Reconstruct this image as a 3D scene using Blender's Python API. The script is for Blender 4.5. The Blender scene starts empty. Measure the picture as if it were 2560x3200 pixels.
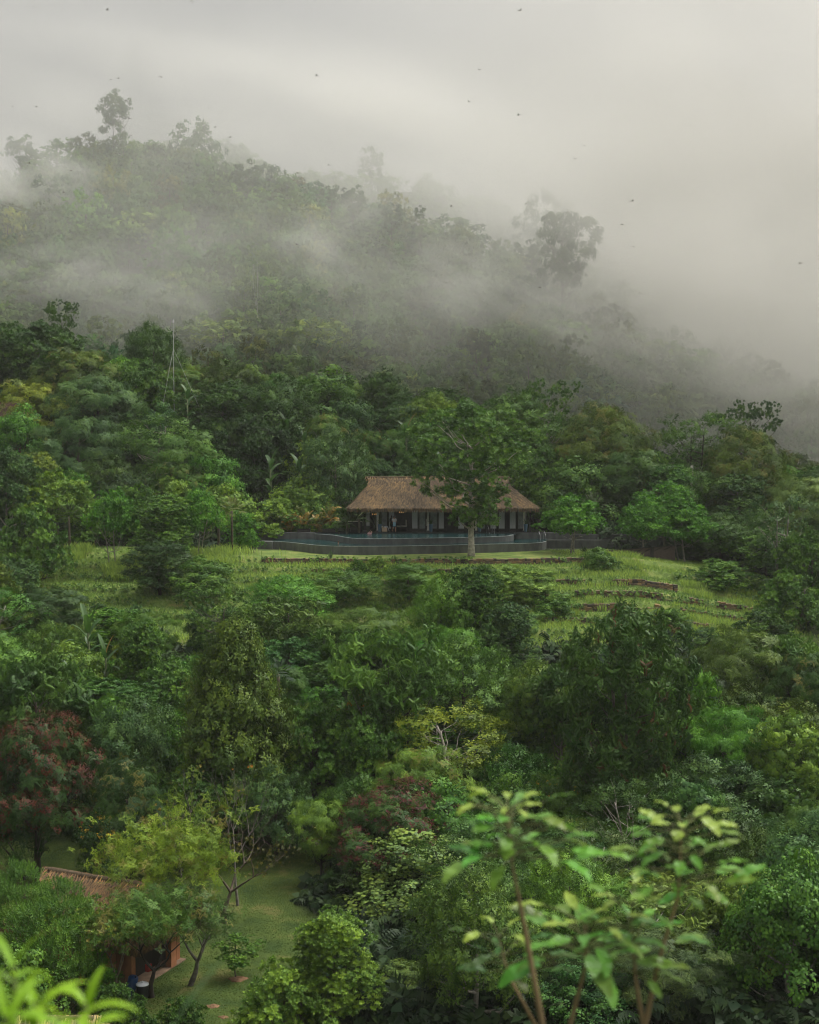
import bpy, math, random
import numpy as np
from mathutils import Vector, Matrix
random.seed(7)
RG = np.random.default_rng(11)
SC = bpy.context.scene
PI = math.pi

# ------------------------------------------------------------------ camera
F = 4444.0
PITCH = math.atan(290 / F)
cam_d = bpy.data.cameras.new('camera')
cam = bpy.data.objects.new('camera', cam_d)
SC.collection.objects.link(cam)
SC.camera = cam
cam_d.sensor_fit = 'VERTICAL'; cam_d.sensor_height = 36.0; cam_d.lens = 50.0
cam_d.clip_start = 0.2; cam_d.clip_end = 5000
cam.rotation_euler = (PI / 2 - PITCH, 0, 0)
cam_d.dof.use_dof = True; cam_d.dof.focus_distance = 125; cam_d.dof.aperture_fstop = 3.0

# ------------------------------------------------------------------ world, sun, exposure
W = bpy.data.worlds.new('World'); SC.world = W; W.use_nodes = True
nt = W.node_tree; nt.nodes.clear()
o_ = nt.nodes.new('ShaderNodeOutputWorld'); b_ = nt.nodes.new('ShaderNodeBackground')
s_ = nt.nodes.new('ShaderNodeTexSky'); h_ = nt.nodes.new('ShaderNodeHueSaturation')
SKY_LOW, SKY_HIGH = 0.165, 2.4
SUN_EL, SUN_ROT = math.radians(58), math.radians(70)
s_.sky_type = 'NISHITA'; s_.sun_disc = False; s_.sun_elevation = SUN_EL; s_.sun_rotation = SUN_ROT
s_.dust_density = 6.0; s_.air_density = 1.0; s_.altitude = 300
h_.inputs['Saturation'].default_value = 0.10
tint_ = nt.nodes.new('ShaderNodeMix'); tint_.data_type = 'RGBA'; tint_.blend_type = 'MULTIPLY'
tint_.inputs[0].default_value = 1; tint_.inputs[7].default_value = (1.0, 0.995, 0.97, 1)
nt.links.new(s_.outputs[0], h_.inputs['Color']); nt.links.new(h_.outputs[0], tint_.inputs[6])
# overcast luminance: brighter towards the zenith
tcw = nt.nodes.new('ShaderNodeTexCoord'); sx_ = nt.nodes.new('ShaderNodeSeparateXYZ'); mrw = nt.nodes.new('ShaderNodeMapRange'); sc_ = nt.nodes.new('ShaderNodeVectorMath'); sc_.operation = 'SCALE'
mrw.inputs[1].default_value = 0.0; mrw.inputs[2].default_value = 0.85; mrw.inputs[3].default_value = SKY_LOW; mrw.inputs[4].default_value = SKY_HIGH
nt.links.new(tcw.outputs['Generated'], sx_.inputs[0]); nt.links.new(sx_.outputs['Z'], mrw.inputs[0]); nt.links.new(mrw.outputs[0], sc_.inputs['Scale']); nt.links.new(tint_.outputs[2], sc_.inputs[0])
nt.links.new(sc_.outputs[0], b_.inputs[0]); nt.links.new(b_.outputs[0], o_.inputs[0])
b_.inputs[1].default_value = 0.14
sun_d = bpy.data.lights.new('sun', 'SUN'); sun_d.energy = 1.5; sun_d.angle = math.radians(40); sun_d.color = (1, 0.96, 0.9)
sun = bpy.data.objects.new('sun', sun_d); SC.collection.objects.link(sun)
dv = Vector((math.sin(SUN_ROT) * math.cos(SUN_EL), math.cos(SUN_ROT) * math.cos(SUN_EL), math.sin(SUN_EL)))
sun.rotation_euler = dv.to_track_quat('Z', 'Y').to_euler()
SC.view_settings.view_transform = 'Standard'; SC.view_settings.look = 'None'
SC.view_settings.exposure = -0.20; SC.view_settings.gamma = 1.0
cy = SC.cycles
cy.max_bounces = 8; cy.diffuse_bounces = 1; cy.glossy_bounces = 2; cy.transmission_bounces = 2; cy.transparent_max_bounces = 4
cy.volume_bounces = 5; cy.volume_step_rate = 1.0; cy.volume_max_steps = 128
cy.use_adaptive_sampling = False
cy.use_denoising = True; cy.filter_width = 1.05

# ------------------------------------------------------------------ mapping
def at(px, py, D):
    cx, cyy = (px - 1280) / F, -(py - 1600) / F
    dy = math.cos(PITCH) + cyy * math.sin(PITCH)
    dz = -math.sin(PITCH) + cyy * math.cos(PITCH)
    return Vector((cx * D / dy, D, dz * D / dy))
def on_z(px, py, z):
    p = at(px, py, 1.0); return p * (z / p.z)
def proj(p):
    f = p[1] * math.cos(PITCH) - p[2] * math.sin(PITCH)
    u = p[1] * math.sin(PITCH) + p[2] * math.cos(PITCH)
    return 1280 + F * p[0] / f, 1600 - F * u / f

# ------------------------------------------------------------------ materials
MATS = {}
def new_mat(name):
    m = bpy.data.materials.new(name); m.use_nodes = True
    m.node_tree.nodes.clear(); MATS[name] = m
    return m, m.node_tree.nodes, m.node_tree.links
def N(nodes, t, **k):
    n = nodes.new(t)
    for a, v in k.items(): setattr(n, a, v)
    return n
def rgb(c): return (c[0], c[1], c[2], 1)
def plain(name, col, rough=0.6, spec=0.4, nscale=6.0, namt=0.25, col2=None, bump=0.0, stretch=(1, 1, 1), metal=0.0, emit=None, useobj=False):
    m, n, l = new_mat(name)
    out = N(n, 'ShaderNodeOutputMaterial'); b = N(n, 'ShaderNodeBsdfPrincipled')
    tc = N(n, 'ShaderNodeTexCoord'); mp = N(n, 'ShaderNodeMapping'); mp.inputs['Scale'].default_value = stretch
    nz = N(n, 'ShaderNodeTexNoise'); nz.inputs['Scale'].default_value = nscale; nz.inputs['Detail'].default_value = 5
    rp = N(n, 'ShaderNodeValToRGB')
    c2 = col2 or tuple(c * (1 - namt) for c in col)
    rp.color_ramp.elements[0].position = 0.32; rp.color_ramp.elements[1].position = 0.68
    rp.color_ramp.elements[0].color = rgb(c2); rp.color_ramp.elements[1].color = rgb(tuple(min(1, c * (1 + namt * .5)) for c in col) if not col2 else col)
    l.new(tc.outputs['Object'], mp.inputs[0]); l.new(mp.outputs[0], nz.inputs['Vector'])
    l.new(nz.outputs[0], rp.inputs[0]); l.new(rp.outputs[0], b.inputs['Base Color'])
    b.inputs['Roughness'].default_value = rough; b.inputs['Specular IOR Level'].default_value = spec
    b.inputs['Metallic'].default_value = metal
    if emit:
        b.inputs['Emission Color'].default_value = rgb(emit[0]); b.inputs['Emission Strength'].default_value = emit[1]
    if bump:
        bp = N(n, 'ShaderNodeBump'); bp.inputs['Strength'].default_value = bump; bp.inputs['Distance'].default_value = 0.05
        l.new(nz.outputs[0], bp.inputs['Height']); l.new(bp.outputs[0], b.inputs['Normal'])
    l.new(b.outputs[0], out.inputs[0])
    return m
def leaf_mat(name, accent=None, acc_from=0.93, rough=0.45, spec=0.18, trans=0.2, lo=0.55, hi=1.55):
    """object colour x per-leaf tint; a few leaves of another colour"""
    m, n, l = new_mat(name)
    out = N(n, 'ShaderNodeOutputMaterial'); b = N(n, 'ShaderNodeBsdfPrincipled'); tr = N(n, 'ShaderNodeBsdfTranslucent'); mx = N(n, 'ShaderNodeMixShader')
    oi = N(n, 'ShaderNodeObjectInfo'); at_ = N(n, 'ShaderNodeAttribute'); at_.attribute_name = 'tint'
    mr = N(n, 'ShaderNodeMapRange'); mr.inputs[3].default_value = lo; mr.inputs[4].default_value = hi
    vm = N(n, 'ShaderNodeVectorMath', operation='SCALE')
    rp = N(n, 'ShaderNodeValToRGB')   # hue drift
    rp.color_ramp.elements[0].color = (0.86, 1.0, 1.15, 1); rp.color_ramp.elements[1].color = (1.22, 1.03, 0.62, 1)
    vm2 = N(n, 'ShaderNodeVectorMath', operation='MULTIPLY')
    l.new(at_.outputs['Fac'], mr.inputs[0]); l.new(mr.outputs[0], vm.inputs['Scale']); l.new(oi.outputs['Color'], vm.inputs[0])
    l.new(at_.outputs['Fac'], rp.inputs[0]); l.new(rp.outputs[0], vm2.inputs[1]); l.new(vm.outputs[0], vm2.inputs[0])
    colout = vm2.outputs[0]
    if accent:
        mix = N(n, 'ShaderNodeMix', data_type='RGBA'); gt = N(n, 'ShaderNodeMath', operation='GREATER_THAN'); gt.inputs[1].default_value = acc_from
        a2 = N(n, 'ShaderNodeAttribute'); a2.attribute_name = 'acc'
        l.new(a2.outputs['Fac'], gt.inputs[0]); l.new(gt.outputs[0], mix.inputs[0]); l.new(colout, mix.inputs[6]); mix.inputs[7].default_value = rgb(accent)
        colout = mix.outputs[2]
    l.new(colout, b.inputs['Base Color']); l.new(colout, tr.inputs[0])
    b.inputs['Roughness'].default_value = rough; b.inputs['Specular IOR Level'].default_value = spec
    mx.inputs[0].default_value = trans
    l.new(b.outputs[0], mx.inputs[1]); l.new(tr.outputs[0], mx.inputs[2]); l.new(mx.outputs[0], out.inputs[0])
    return m
def bark_mat(name, rough=0.85):
    m, n, l = new_mat(name)
    out = N(n, 'ShaderNodeOutputMaterial'); b = N(n, 'ShaderNodeBsdfPrincipled'); oi = N(n, 'ShaderNodeObjectInfo')
    tc = N(n, 'ShaderNodeTexCoord'); nz = N(n, 'ShaderNodeTexNoise'); nz.inputs['Scale'].default_value = 3.5; nz.inputs['Detail'].default_value = 6
    mr = N(n, 'ShaderNodeMapRange'); mr.inputs[1].default_value = .3; mr.inputs[2].default_value = .7; mr.inputs[3].default_value = .5; mr.inputs[4].default_value = 1.4
    vm = N(n, 'ShaderNodeVectorMath', operation='SCALE')
    l.new(tc.outputs['Object'], nz.inputs['Vector']); l.new(nz.outputs[0], mr.inputs[0]); l.new(mr.outputs[0], vm.inputs['Scale'])
    l.new(oi.outputs['Color'], vm.inputs[0]); l.new(vm.outputs[0], b.inputs['Base Color']); b.inputs['Roughness'].default_value = rough
    l.new(b.outputs[0], out.inputs[0]); return m

M_LEAF = leaf_mat('leaf')
M_LEAFY = leaf_mat('leaf_yellow_tips', accent=(0.24, 0.22, 0.05), acc_from=0.90)
M_LEAFO = leaf_mat('leaf_rust_tips', accent=(0.13, 0.06, 0.025), acc_from=0.965)
M_LEAFF = leaf_mat('leaf_thin', rough=.5, spec=.3, trans=.42)
M_FAR = leaf_mat('leaf_far', rough=.75, spec=.15, trans=.2, lo=.7, hi=1.3)
M_POD = leaf_mat('seed_pod', rough=.6, spec=.25, trans=.15, lo=.6, hi=1.5)
M_FLOWER = leaf_mat('petal', rough=.6, spec=.2, trans=.3, lo=.8, hi=1.3)
M_BARK = bark_mat('bark')
M_GRASS = leaf_mat('grass_blade', rough=.55, spec=.25, trans=.35)
BARK_D = (.045, .035, .025); BARK_M = (.12, .10, .075); BARK_P = (.30, .27, .22)

# ------------------------------------------------------------------ object helpers
COL = SC.collection
def props(o, label=None, cat=None, group=None, kind=None):
    if label: o['label'] = label
    if cat: o['category'] = cat
    if group: o['group'] = group
    if kind: o['kind'] = kind
    elif cat: o['kind'] = 'thing'
    return o
def link(name, data, mat=None, parent=None, color=None, loc=None, rz=None, scale=None):
    o = bpy.data.objects.new(name, data); COL.objects.link(o)
    if mat is not None and data is not None and not data.materials: data.materials.append(mat)
    if parent: o.parent = parent
    if color: o.color = (color[0], color[1], color[2], 1)
    if loc is not None: o.location = loc
    if rz is not None: o.rotation_euler = (0, 0, rz)
    if scale is not None: o.scale = scale
    return o
def empty(name, loc=(0, 0, 0), rz=0.0):
    o = bpy.data.objects.new(name, None); COL.objects.link(o); o.location = loc; o.rotation_euler = (0, 0, rz); o.empty_display_size = .2
    return o
def mesh_quads(name, V, tint=None, acc=None, mat=None):
    """V: (n,4,3) separate quads"""
    n = V.shape[0]
    me = bpy.data.meshes.new(name)
    me.vertices.add(4 * n); me.vertices.foreach_set('co', V.astype(np.float32).ravel())
    me.loops.add(4 * n); me.loops.foreach_set('vertex_index', np.arange(4 * n, dtype=np.int32))
    me.polygons.add(n); me.polygons.foreach_set('loop_start', np.arange(0, 4 * n, 4, dtype=np.int32))
    if tint is not None:
        a = me.attributes.new('tint', 'FLOAT', 'FACE'); a.data.foreach_set('value', np.clip(tint, 0, 1).astype(np.float32))
    if acc is not None:
        a = me.attributes.new('acc', 'FLOAT', 'FACE'); a.data.foreach_set('value', acc.astype(np.float32))
    me.update()
    if mat: me.materials.append(mat)
    return me
class MB:
    def __init__(s): s.v = []; s.f = []
    def add(s, vs, fs):
        b = len(s.v); s.v += [tuple(v) for v in vs]; s.f += [tuple(b + i for i in f) for f in fs]; return s
    def box(s, x0, x1, y0, y1, z0, z1):
        return s.add([(x0, y0, z0), (x1, y0, z0), (x1, y1, z0), (x0, y1, z0), (x0, y0, z1), (x1, y0, z1), (x1, y1, z1), (x0, y1, z1)],
                     [(0, 3, 2, 1), (4, 5, 6, 7), (0, 1, 5, 4), (1, 2, 6, 5), (2, 3, 7, 6), (3, 0, 4, 7)])
    def tube(s, pts, rad, sides=8, cap=True):
        pts = [Vector(p) for p in pts]
        if not hasattr(rad, '__len__'): rad = [rad] * len(pts)
        vs, fs = [], []
        up = Vector((0, 0, 1))
        for i, p in enumerate(pts):
            t = (pts[min(i + 1, len(pts) - 1)] - pts[max(i - 1, 0)]).normalized()
            a = t.cross(up if abs(t.z) < .95 else Vector((0, 1, 0))).normalized(); b = t.cross(a)
            for k in range(sides):
                an = 2 * PI * k / sides
                vs.append(p + (a * math.cos(an) + b * math.sin(an)) * rad[i])
        for i in range(len(pts) - 1):
            for k in range(sides):
                k2 = (k + 1) % sides
                fs.append((i * sides + k, i * sides + k2, (i + 1) * sides + k2, (i + 1) * sides + k))
        if cap:
            fs.append(tuple(range(sides))[::-1]); fs.append(tuple((len(pts) - 1) * sides + k for k in range(sides)))
        return s.add(vs, fs)
    def lathe(s, prof, cx=0, cy_=0, z=0, sides=16):
        vs, fs = [], []
        for r, h in prof:
            for k in range(sides):
                an = 2 * PI * k / sides; vs.append((cx + r * math.cos(an), cy_ + r * math.sin(an), z + h))
        for i in range(len(prof) - 1):
            for k in range(sides):
                k2 = (k + 1) % sides
                fs.append((i * sides + k, i * sides + k2, (i + 1) * sides + k2, (i + 1) * sides + k))
        fs.append(tuple(range(sides))[::-1]); fs.append(tuple((len(prof) - 1) * sides + k for k in range(sides)))
        return s.add(vs, fs)
    def mesh(s, name, mat=None, smooth=False):
        me = bpy.data.meshes.new(name); me.from_pydata(s.v, [], s.f); me.update()
        if mat: me.materials.append(mat)
        if smooth: me.polygons.foreach_set('use_smooth', [True] * len(me.polygons))
        return me
    def build(s, name, mat, parent=None, smooth=False, **k):
        return link(name, s.mesh(name, mat, smooth), None, parent, **k)

# ------------------------------------------------------------------ terrain
def sinnoise(x, y, s, seed=0):
    r = np.random.default_rng(seed); v = 0
    for i in range(5):
        a = r.uniform(0, 2 * PI); k = (1.0 / s) * (0.6 + .35 * i); v = v + np.sin((x * math.cos(a) + y * math.sin(a)) * k + r.uniform(0, 6)) / (1 + .5 * i)
    return v / 2.2
R1X = [-600, -200, -101, -77, -50, -22, 0, 17, 41, 57, 80, 101, 140, 300, 600]
R1Z = [40, 50, 53, 59, 58, 47, 39, 36, 33, 29, 21, 9, -10, -40, -60]
R2X = [-600, -200, -138, -60, -15, 18, 45, 78, 110, 140, 300, 600]
R2Z = [60, 70, 74, 86, 77, 74, 62, 40, 12, -10, -40, -60]
ST = [(-80, 3), (-5, -1.5), (0, -1.75), (2.5, -2.9), (6, -5.0), (12, -8.2), (30, -16.5), (58, -27.4), (66, -29.2), (90, -29.3), (98, -28.2), (106, -25), (118.5, -19.04), (143, -14.0), (156, -14.0), (160, -13.0), (172, -12.75)]
def sst(t): t = np.clip(t, 0, 1); return t * t * (3 - 2 * t)
def terrain(x, y):
    x = np.asarray(x, float); y = np.asarray(y, float)
    c = np.minimum(8, 5.5 * ((x - 3) / 38) ** 2); w = sst((y - 98) / 18) * (1 - sst((y - 148) / 14))
    yy = y - c * w
    z = np.interp(yy, [s[0] for s in ST], [s[1] for s in ST])
    t = 143 - yy; inter = (t > 0) & (t < 24.5)
    k = np.floor(t / 3.5); f = t / 3.5 - k
    zt = -14.0 - (k * .72 + .62 * sst(f / .10) + .10 * f)
    z = np.where(inter, zt, z)
    # beyond the deck
    z190 = np.interp(x, [-200, -55, -30, -10, 10, 30, 55, 200], [6, 2, 0, -3, -6, -10, -13, -25])
    z222 = np.interp(x, [-200, -55, -10, 30, 55, 200], [6, 1, -1, -6, -11, -35])
    z350 = np.interp(x, R1X, R1Z); z400 = z350 - 10
    z480 = np.interp(x, R2X, R2Z)
    ys = [172, 190, 222, 350, 400, 480, 620, 1500]
    zs = [z * 0 - 12.75, z190, z222, z350, z400, z480, z480 - 25, z480 * 0 - 60]
    zb = zs[0]
    for i in range(len(ys) - 1):
        tt = np.clip((y - ys[i]) / (ys[i + 1] - ys[i]), 0, 1)
        zb = np.where(y > ys[i], zs[i] + (zs[i + 1] - zs[i]) * tt, zb)
    z = np.where(y > 172, zb, z)
    z = z - .17 * np.clip(x - 22, 0, 25) * sst((y - 100) / 20) * (1 - sst((y - 152) / 22))
    amp = np.where(y < 190, 0.12, np.clip((y - 190) / 60, 0, 1) * 4.5 + .12)
    amp = np.where((y < 56), .3, amp)
    z = z + amp * sinnoise(x, y, 14, 3) + .05 * sinnoise(x, y, 2.2, 5)
    # house pad
    pad = sst((21 - np.abs(x - .5)) / 3) * sst((y - 157) / 2.5) * (1 - sst((y - 172) / 5))
    z = z * (1 - pad) + pad * (-12.95)
    return z
def gz(x, y): return float(terrain(np.array([x]), np.array([y]))[0])
def lawn_w(x, y):
    edge = -3.0 - (y - 68) * .10 + 1.2 * np.sin(y * .5)
    return sst((edge - x) / 1.5) * sst((y - 60) / 4) * (1 - sst((y - 95 + (x + 20) * -.05) / 2))
def meadow_w(x, y):
    c = np.minimum(8, 5.5 * ((x - 3) / 38) ** 2); yy = y - c
    return sst((yy - 116.5) / 3) * (1 - sst((yy - 150) / 3)) * sst((40 - x) / 6) * sst((x + 42) / 6)
def axis(a):
    out = []
    for lo, hi, st in a: out += list(np.arange(lo, hi, st))
    return np.array(out)
gx = axis([(-700, -140, 40), (-140, -60, 6), (-60, 60, 1.0), (60, 140, 6), (140, 741, 40)])
gy = axis([(-80, 0, 10), (0, 60, 2.0), (60, 114, 1.0), (114, 172, .4), (172, 240, 3), (240, 660, 6), (660, 1500, 60)])
GX, GY = np.meshgrid(gx, gy); GZ = terrain(GX, GY)
nx, ny = len(gx), len(gy)
V = np.stack([GX, GY, GZ], -1).reshape(-1, 3)
idx = np.arange(nx * ny).reshape(ny, nx)
Q = np.stack([idx[:-1, :-1], idx[:-1, 1:], idx[1:, 1:], idx[1:, :-1]], -1).reshape(-1, 4)
me = bpy.data.meshes.new('ground'); me.from_pydata(V.tolist(), [], Q.tolist())
ca = me.color_attributes.new('zone', 'FLOAT_COLOR', 'POINT')
zc = np.stack([lawn_w(GX, GY), meadow_w(GX, GY), GX * 0, GX * 0 + 1], -1).astype(np.float32)
ca.data.foreach_set('color', zc.ravel())
me.polygons.foreach_set('use_smooth', [True] * len(me.polygons))
m, n, l = new_mat('ground')
out = N(n, 'ShaderNodeOutputMaterial'); b = N(n, 'ShaderNodeBsdfPrincipled'); b.inputs['Roughness'].default_value = .9; b.inputs['Specular IOR Level'].default_value = .15
tc = N(n, 'ShaderNodeTexCoord'); va = N(n, 'ShaderNodeVertexColor'); va.layer_name = 'zone'; sep = N(n, 'ShaderNodeSeparateColor')
def nramp(scale, c0, c1, c2, det=6, p=(.35, .5, .66)):
    nz = N(n, 'ShaderNodeTexNoise'); nz.inputs['Scale'].default_value = scale; nz.inputs['Detail'].default_value = det; nz.inputs['Roughness'].default_value = .65
    l.new(tc.outputs['Object'], nz.inputs['Vector']); r = N(n, 'ShaderNodeValToRGB'); e = r.color_ramp.elements
    e[0].position = p[0]; e[1].position = p[2]; e[0].color = rgb(c0); e[1].color = rgb(c2); k = e.new(p[1]); k.color = rgb(c1)
    l.new(nz.outputs[0], r.inputs[0]); return r, nz
soil, _ = nramp(1.2, (.02, .022, .012), (.03, .045, .018), (.05, .06, .025))
lawn, nz1 = nramp(.45, (.035, .065, .014), (.075, .11, .022), (.19, .155, .06), det=9, p=(.36, .54, .72))
mead, nz2 = nramp(.6, (.09, .15, .035), (.17, .24, .055), (.27, .28, .09), det=8)
mx1 = N(n, 'ShaderNodeMix', data_type='RGBA'); mx2 = N(n, 'ShaderNodeMix', data_type='RGBA')
l.new(va.outputs[0], sep.inputs[0]); l.new(sep.outputs[0], mx1.inputs[0]); l.new(sep.outputs[1], mx2.inputs[0])
l.new(soil.outputs[0], mx1.inputs[6]); l.new(lawn.outputs[0], mx1.inputs[7]); l.new(mx1.outputs[2], mx2.inputs[6]); l.new(mead.outputs[0], mx2.inputs[7])
l.new(mx2.outputs[2], b.inputs['Base Color'])
nz3 = N(n, 'ShaderNodeTexNoise'); nz3.inputs['Scale'].default_value = 9; nz3.inputs['Detail'].default_value = 6; l.new(tc.outputs['Object'], nz3.inputs['Vector'])
bp = N(n, 'ShaderNodeBump'); bp.inputs['Strength'].default_value = .9; bp.inputs['Distance'].default_value = .15; l.new(nz3.outputs[0], bp.inputs['Height']); l.new(bp.outputs[0], b.inputs['Normal'])
l.new(b.outputs[0], out.inputs[0])
props(link('ground', me, m), kind='structure')

# ------------------------------------------------------------------ foliage generators
def leaf_tpl(kind, rng):
    L = []
    def leaf(b, d, ln, wd, droop=.15, nrm=None):
        b = np.array(b, float); d = np.array(d, float); d /= np.linalg.norm(d)
        up = np.array([0, 0, 1.0]) if nrm is None else nrm
        s = np.cross(d, up); s /= (np.linalg.norm(s) + 1e-6)
        tip = b + d * ln + np.array([0, 0, -droop * ln]); mid = b + d * ln * .5
        L.append([b, mid + s * wd / 2, tip, mid - s * wd / 2])
    if kind == 'broad':
        for i in range(10):
            a = i * 2.4; t = .15 + .5 * i / 10; c = .75 - .5 * i / 10
            leaf((0, 0, t * .35), (math.cos(a) * c, math.sin(a) * c, .45 - .05 * (10 - i) * .3), .30 + .05 * rng.random(), .15)
    elif kind == 'fine':
        for i in range(12):
            a = i * 2.4; leaf((rng.normal() * .07, rng.normal() * .07, .04 * i), (math.cos(a), math.sin(a), .25 + .3 * rng.random()), .2, .09, .25)
    elif kind == 'round':
        for i in range(8):
            a = i * 2.4; leaf((rng.normal() * .08, rng.normal() * .08, .05 * i), (math.cos(a), math.sin(a), .3 * rng.random()), .2, .19, .35)
    elif kind == 'frond':   # pinnate, drooping
        for k in range(3):
            a0 = k * 2.1; ca_, sa = math.cos(a0), math.sin(a0)
            for i in range(8):
                t = (i + 1) / 9; p = np.array([ca_ * t * .7, sa * t * .7, .28 * math.sin(t * 2.6)])
                for s in (-1, 1): leaf(p, (-sa * s * .8 + ca_ * .3, ca_ * s * .8 + sa * .3, -.45), .27 * (1 - .3 * t), .085, .5)
    elif kind == 'feather':  # flat bipinnate sprays
        for k in range(4):
            a0 = k * 1.65; ca_, sa = math.cos(a0), math.sin(a0)
            for i in range(6):
                t = (i + 1) / 7; p = np.array([ca_ * t * .75, sa * t * .75, .16 * math.sin(t * 3) - .12 * t])
                for s in (-1, 1): leaf(p, (-sa * s + ca_ * .6, ca_ * s + sa * .6, .02), .28 * (1.1 - .6 * t), .07, .1)
    elif kind == 'shoot':
        for i in range(14):
            a = i * 2.4; t = i / 14; leaf((0, 0, t * .45), (math.cos(a) * (1 - .5 * t), math.sin(a) * (1 - .5 * t), .35 + t), .22, .06, .05)
    elif kind == 'bigleaf':
        for i in range(6):
            a = i * 2.4; leaf((0, 0, .05 * i), (math.cos(a), math.sin(a), .2), .42, .30, .3)
    elif kind == 'clump':
        for i in range(6):
            a = i * 1.05 + rng.random(); leaf((rng.normal() * .15, rng.normal() * .15, .08 * i), (math.cos(a), math.sin(a), .3 * rng.random()), .55, .34, .2)
    return np.array(L)
TPL = {k: leaf_tpl(k, np.random.default_rng(3)) for k in ('broad', 'fine', 'round', 'frond', 'feather', 'shoot', 'bigleaf', 'clump')}
def nrmv(a): return a / (np.linalg.norm(a, axis=-1, keepdims=True) + 1e-9)
def sprigs(P, A, S, tint, tpl, rng):
    """P,A (n,3); S (n,); tint (n,) -> quads, tint, acc"""
    T = TPL[tpl]; n = len(P); mlv = len(T)
    z = nrmv(A); r = rng.normal(size=(n, 3)); x = nrmv(np.cross(r, z)); y = np.cross(z, x)
    R = np.stack([x, y, z], -1)                      # columns
    V = np.einsum('nij,mkj->nmki', R, T) * S[:, None, None, None] + P[:, None, None, :]
    tt = np.clip(tint[:, None] + rng.normal(size=(n, mlv)) * .15, 0, 1)
    acc = np.repeat(rng.random(n)[:, None], mlv, 1)
    return V.reshape(-1, 4, 3), tt.ravel(), acc.ravel()
def prof(shape, t):
    if shape == 'round': return np.sqrt(np.clip(1 - (2 * t - .85) ** 2 / 1.33, 0, 1))
    if shape == 'cone': return np.clip((1.03 - t), 0, 1) ** .72 * np.clip(.55 + t * 2.2, 0, 1)
    if shape == 'mush': return np.where(t < .82, .5 + .6 * t, np.sqrt(np.clip(1 - ((t - .82) / .2) ** 2, 0, 1)))
    if shape == 'umb': return np.where(t < .55, .35 + .9 * t, np.sqrt(np.clip(1 - ((t - .55) / .5) ** 2, 0, 1)))
    if shape == 'col': return np.clip((1.02 - t) * 3, 0, 1) ** .5 * (.8 + .2 * np.sin(t * 9))
    return np.sqrt(np.clip(1 - t ** 2, 0, 1))        # dome
def crown(h0, h1, R, shape='round', nc=90, rc=1.0, ns=22, tpl='broad', size=1.0, flat=.62, droop=0.0, inner=.2, seed=1, upb=.25, trunk=True):
    rng = np.random.default_rng(seed)
    t = rng.random(nc * 4); keep = rng.random(nc * 4) < (.25 + .75 * prof(shape, t)); t = t[keep][:nc]; nc = len(t)
    az = rng.uniform(0, 2 * PI, nc)
    lob = 1 + .22 * np.sin(az * 2 + rng.uniform(0, 6) + t * 3) + .16 * np.sin(az * 3 + rng.uniform(0, 6) - t * 5) + .1 * np.sin(az * 5 + t * 9)
    rr = np.where(rng.random(nc) < inner, rng.uniform(.1, .7, nc), rng.uniform(.78, 1.05, nc))
    rad = R * prof(shape, t) * lob * rr
    C = np.stack([rad * np.cos(az), rad * np.sin(az), h0 + (h1 - h0) * t * (1 + .04 * rng.normal(size=nc))], -1)
    rcs = rc * rng.uniform(.6, 1.35, nc)
    n = nc * ns
    ci = np.repeat(np.arange(nc), ns)
    d = nrmv(rng.normal(size=(n, 3)) + np.array([0, 0, .35]))
    P = C[ci] + d * rcs[ci][:, None] * rng.uniform(.55, 1.05, n)[:, None] * np.array([1, 1, flat])
    outw = nrmv(C[ci] * np.array([1, 1, 0]) + 1e-3)
    A = d * .7 + outw * .45 + np.array([0, 0, upb - droop]) + rng.normal(size=(n, 3)) * .25
    tint = rng.uniform(.18, .82, nc)[ci] + rng.normal(size=n) * .08
    q, tt, ac = sprigs(P, A, size * rng.uniform(.75, 1.25, n), tint, tpl, rng)
    return q, tt, ac, C
def limbs(C, h0, h1, r0, seed=1, nl=16, lean=.3, stem_top=.75, multi=1, start=.5):
    rng = np.random.default_rng(seed + 100); mb = MB()
    top = h0 + (h1 - h0) * stem_top
    stems = []
    for s in range(multi):
        off = np.array([rng.normal() * .25, rng.normal() * .25]) * (multi > 1); bend = rng.normal(size=2) * lean
        sp = (rng.normal(size=2) * 1.1) if multi > 1 else np.zeros(2)
        pts, rad = [], []
        for i in range(9):
            t = i / 8; pts.append((off[0] + sp[0] * t * t + bend[0] * math.sin(t * 2.7), off[1] + sp[1] * t * t + bend[1] * math.sin(t * 3.1), -.4 + (top + .4) * t)); rad.append(r0 * (1.25 if i == 0 else 1) * (1 - .72 * t))
        mb.tube(pts, rad, 8); stems.append(pts)
    ids = rng.permutation(len(C))[:nl]
    for q in ids:
        c = C[q]; pts = stems[q % multi]
        zs = max(h0 * start, min(top * .95, c[2] - np.linalg.norm(c[:2]) * .6 - .3)); tt = np.clip((zs + .4) / (top + .4), 0, 1) * 8
        i0 = int(min(7, tt)); f = tt - i0; p0 = np.array(pts[i0]) * (1 - f) + np.array(pts[i0 + 1]) * f
        rl = r0 * (1 - .72 * tt / 8) * .5
        mid = p0 * .5 + c * .5 + np.array([rng.normal() * .15, rng.normal() * .15, -.12 * np.linalg.norm(c - p0)])
        mid2 = p0 * .22 + c * .78 + rng.normal(size=3) * .12
        mb.tube([p0, mid, mid2, c], [rl, rl * .7, rl * .45, rl * .18], 5, cap=False)
    return mb
PROTO = {}
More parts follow.
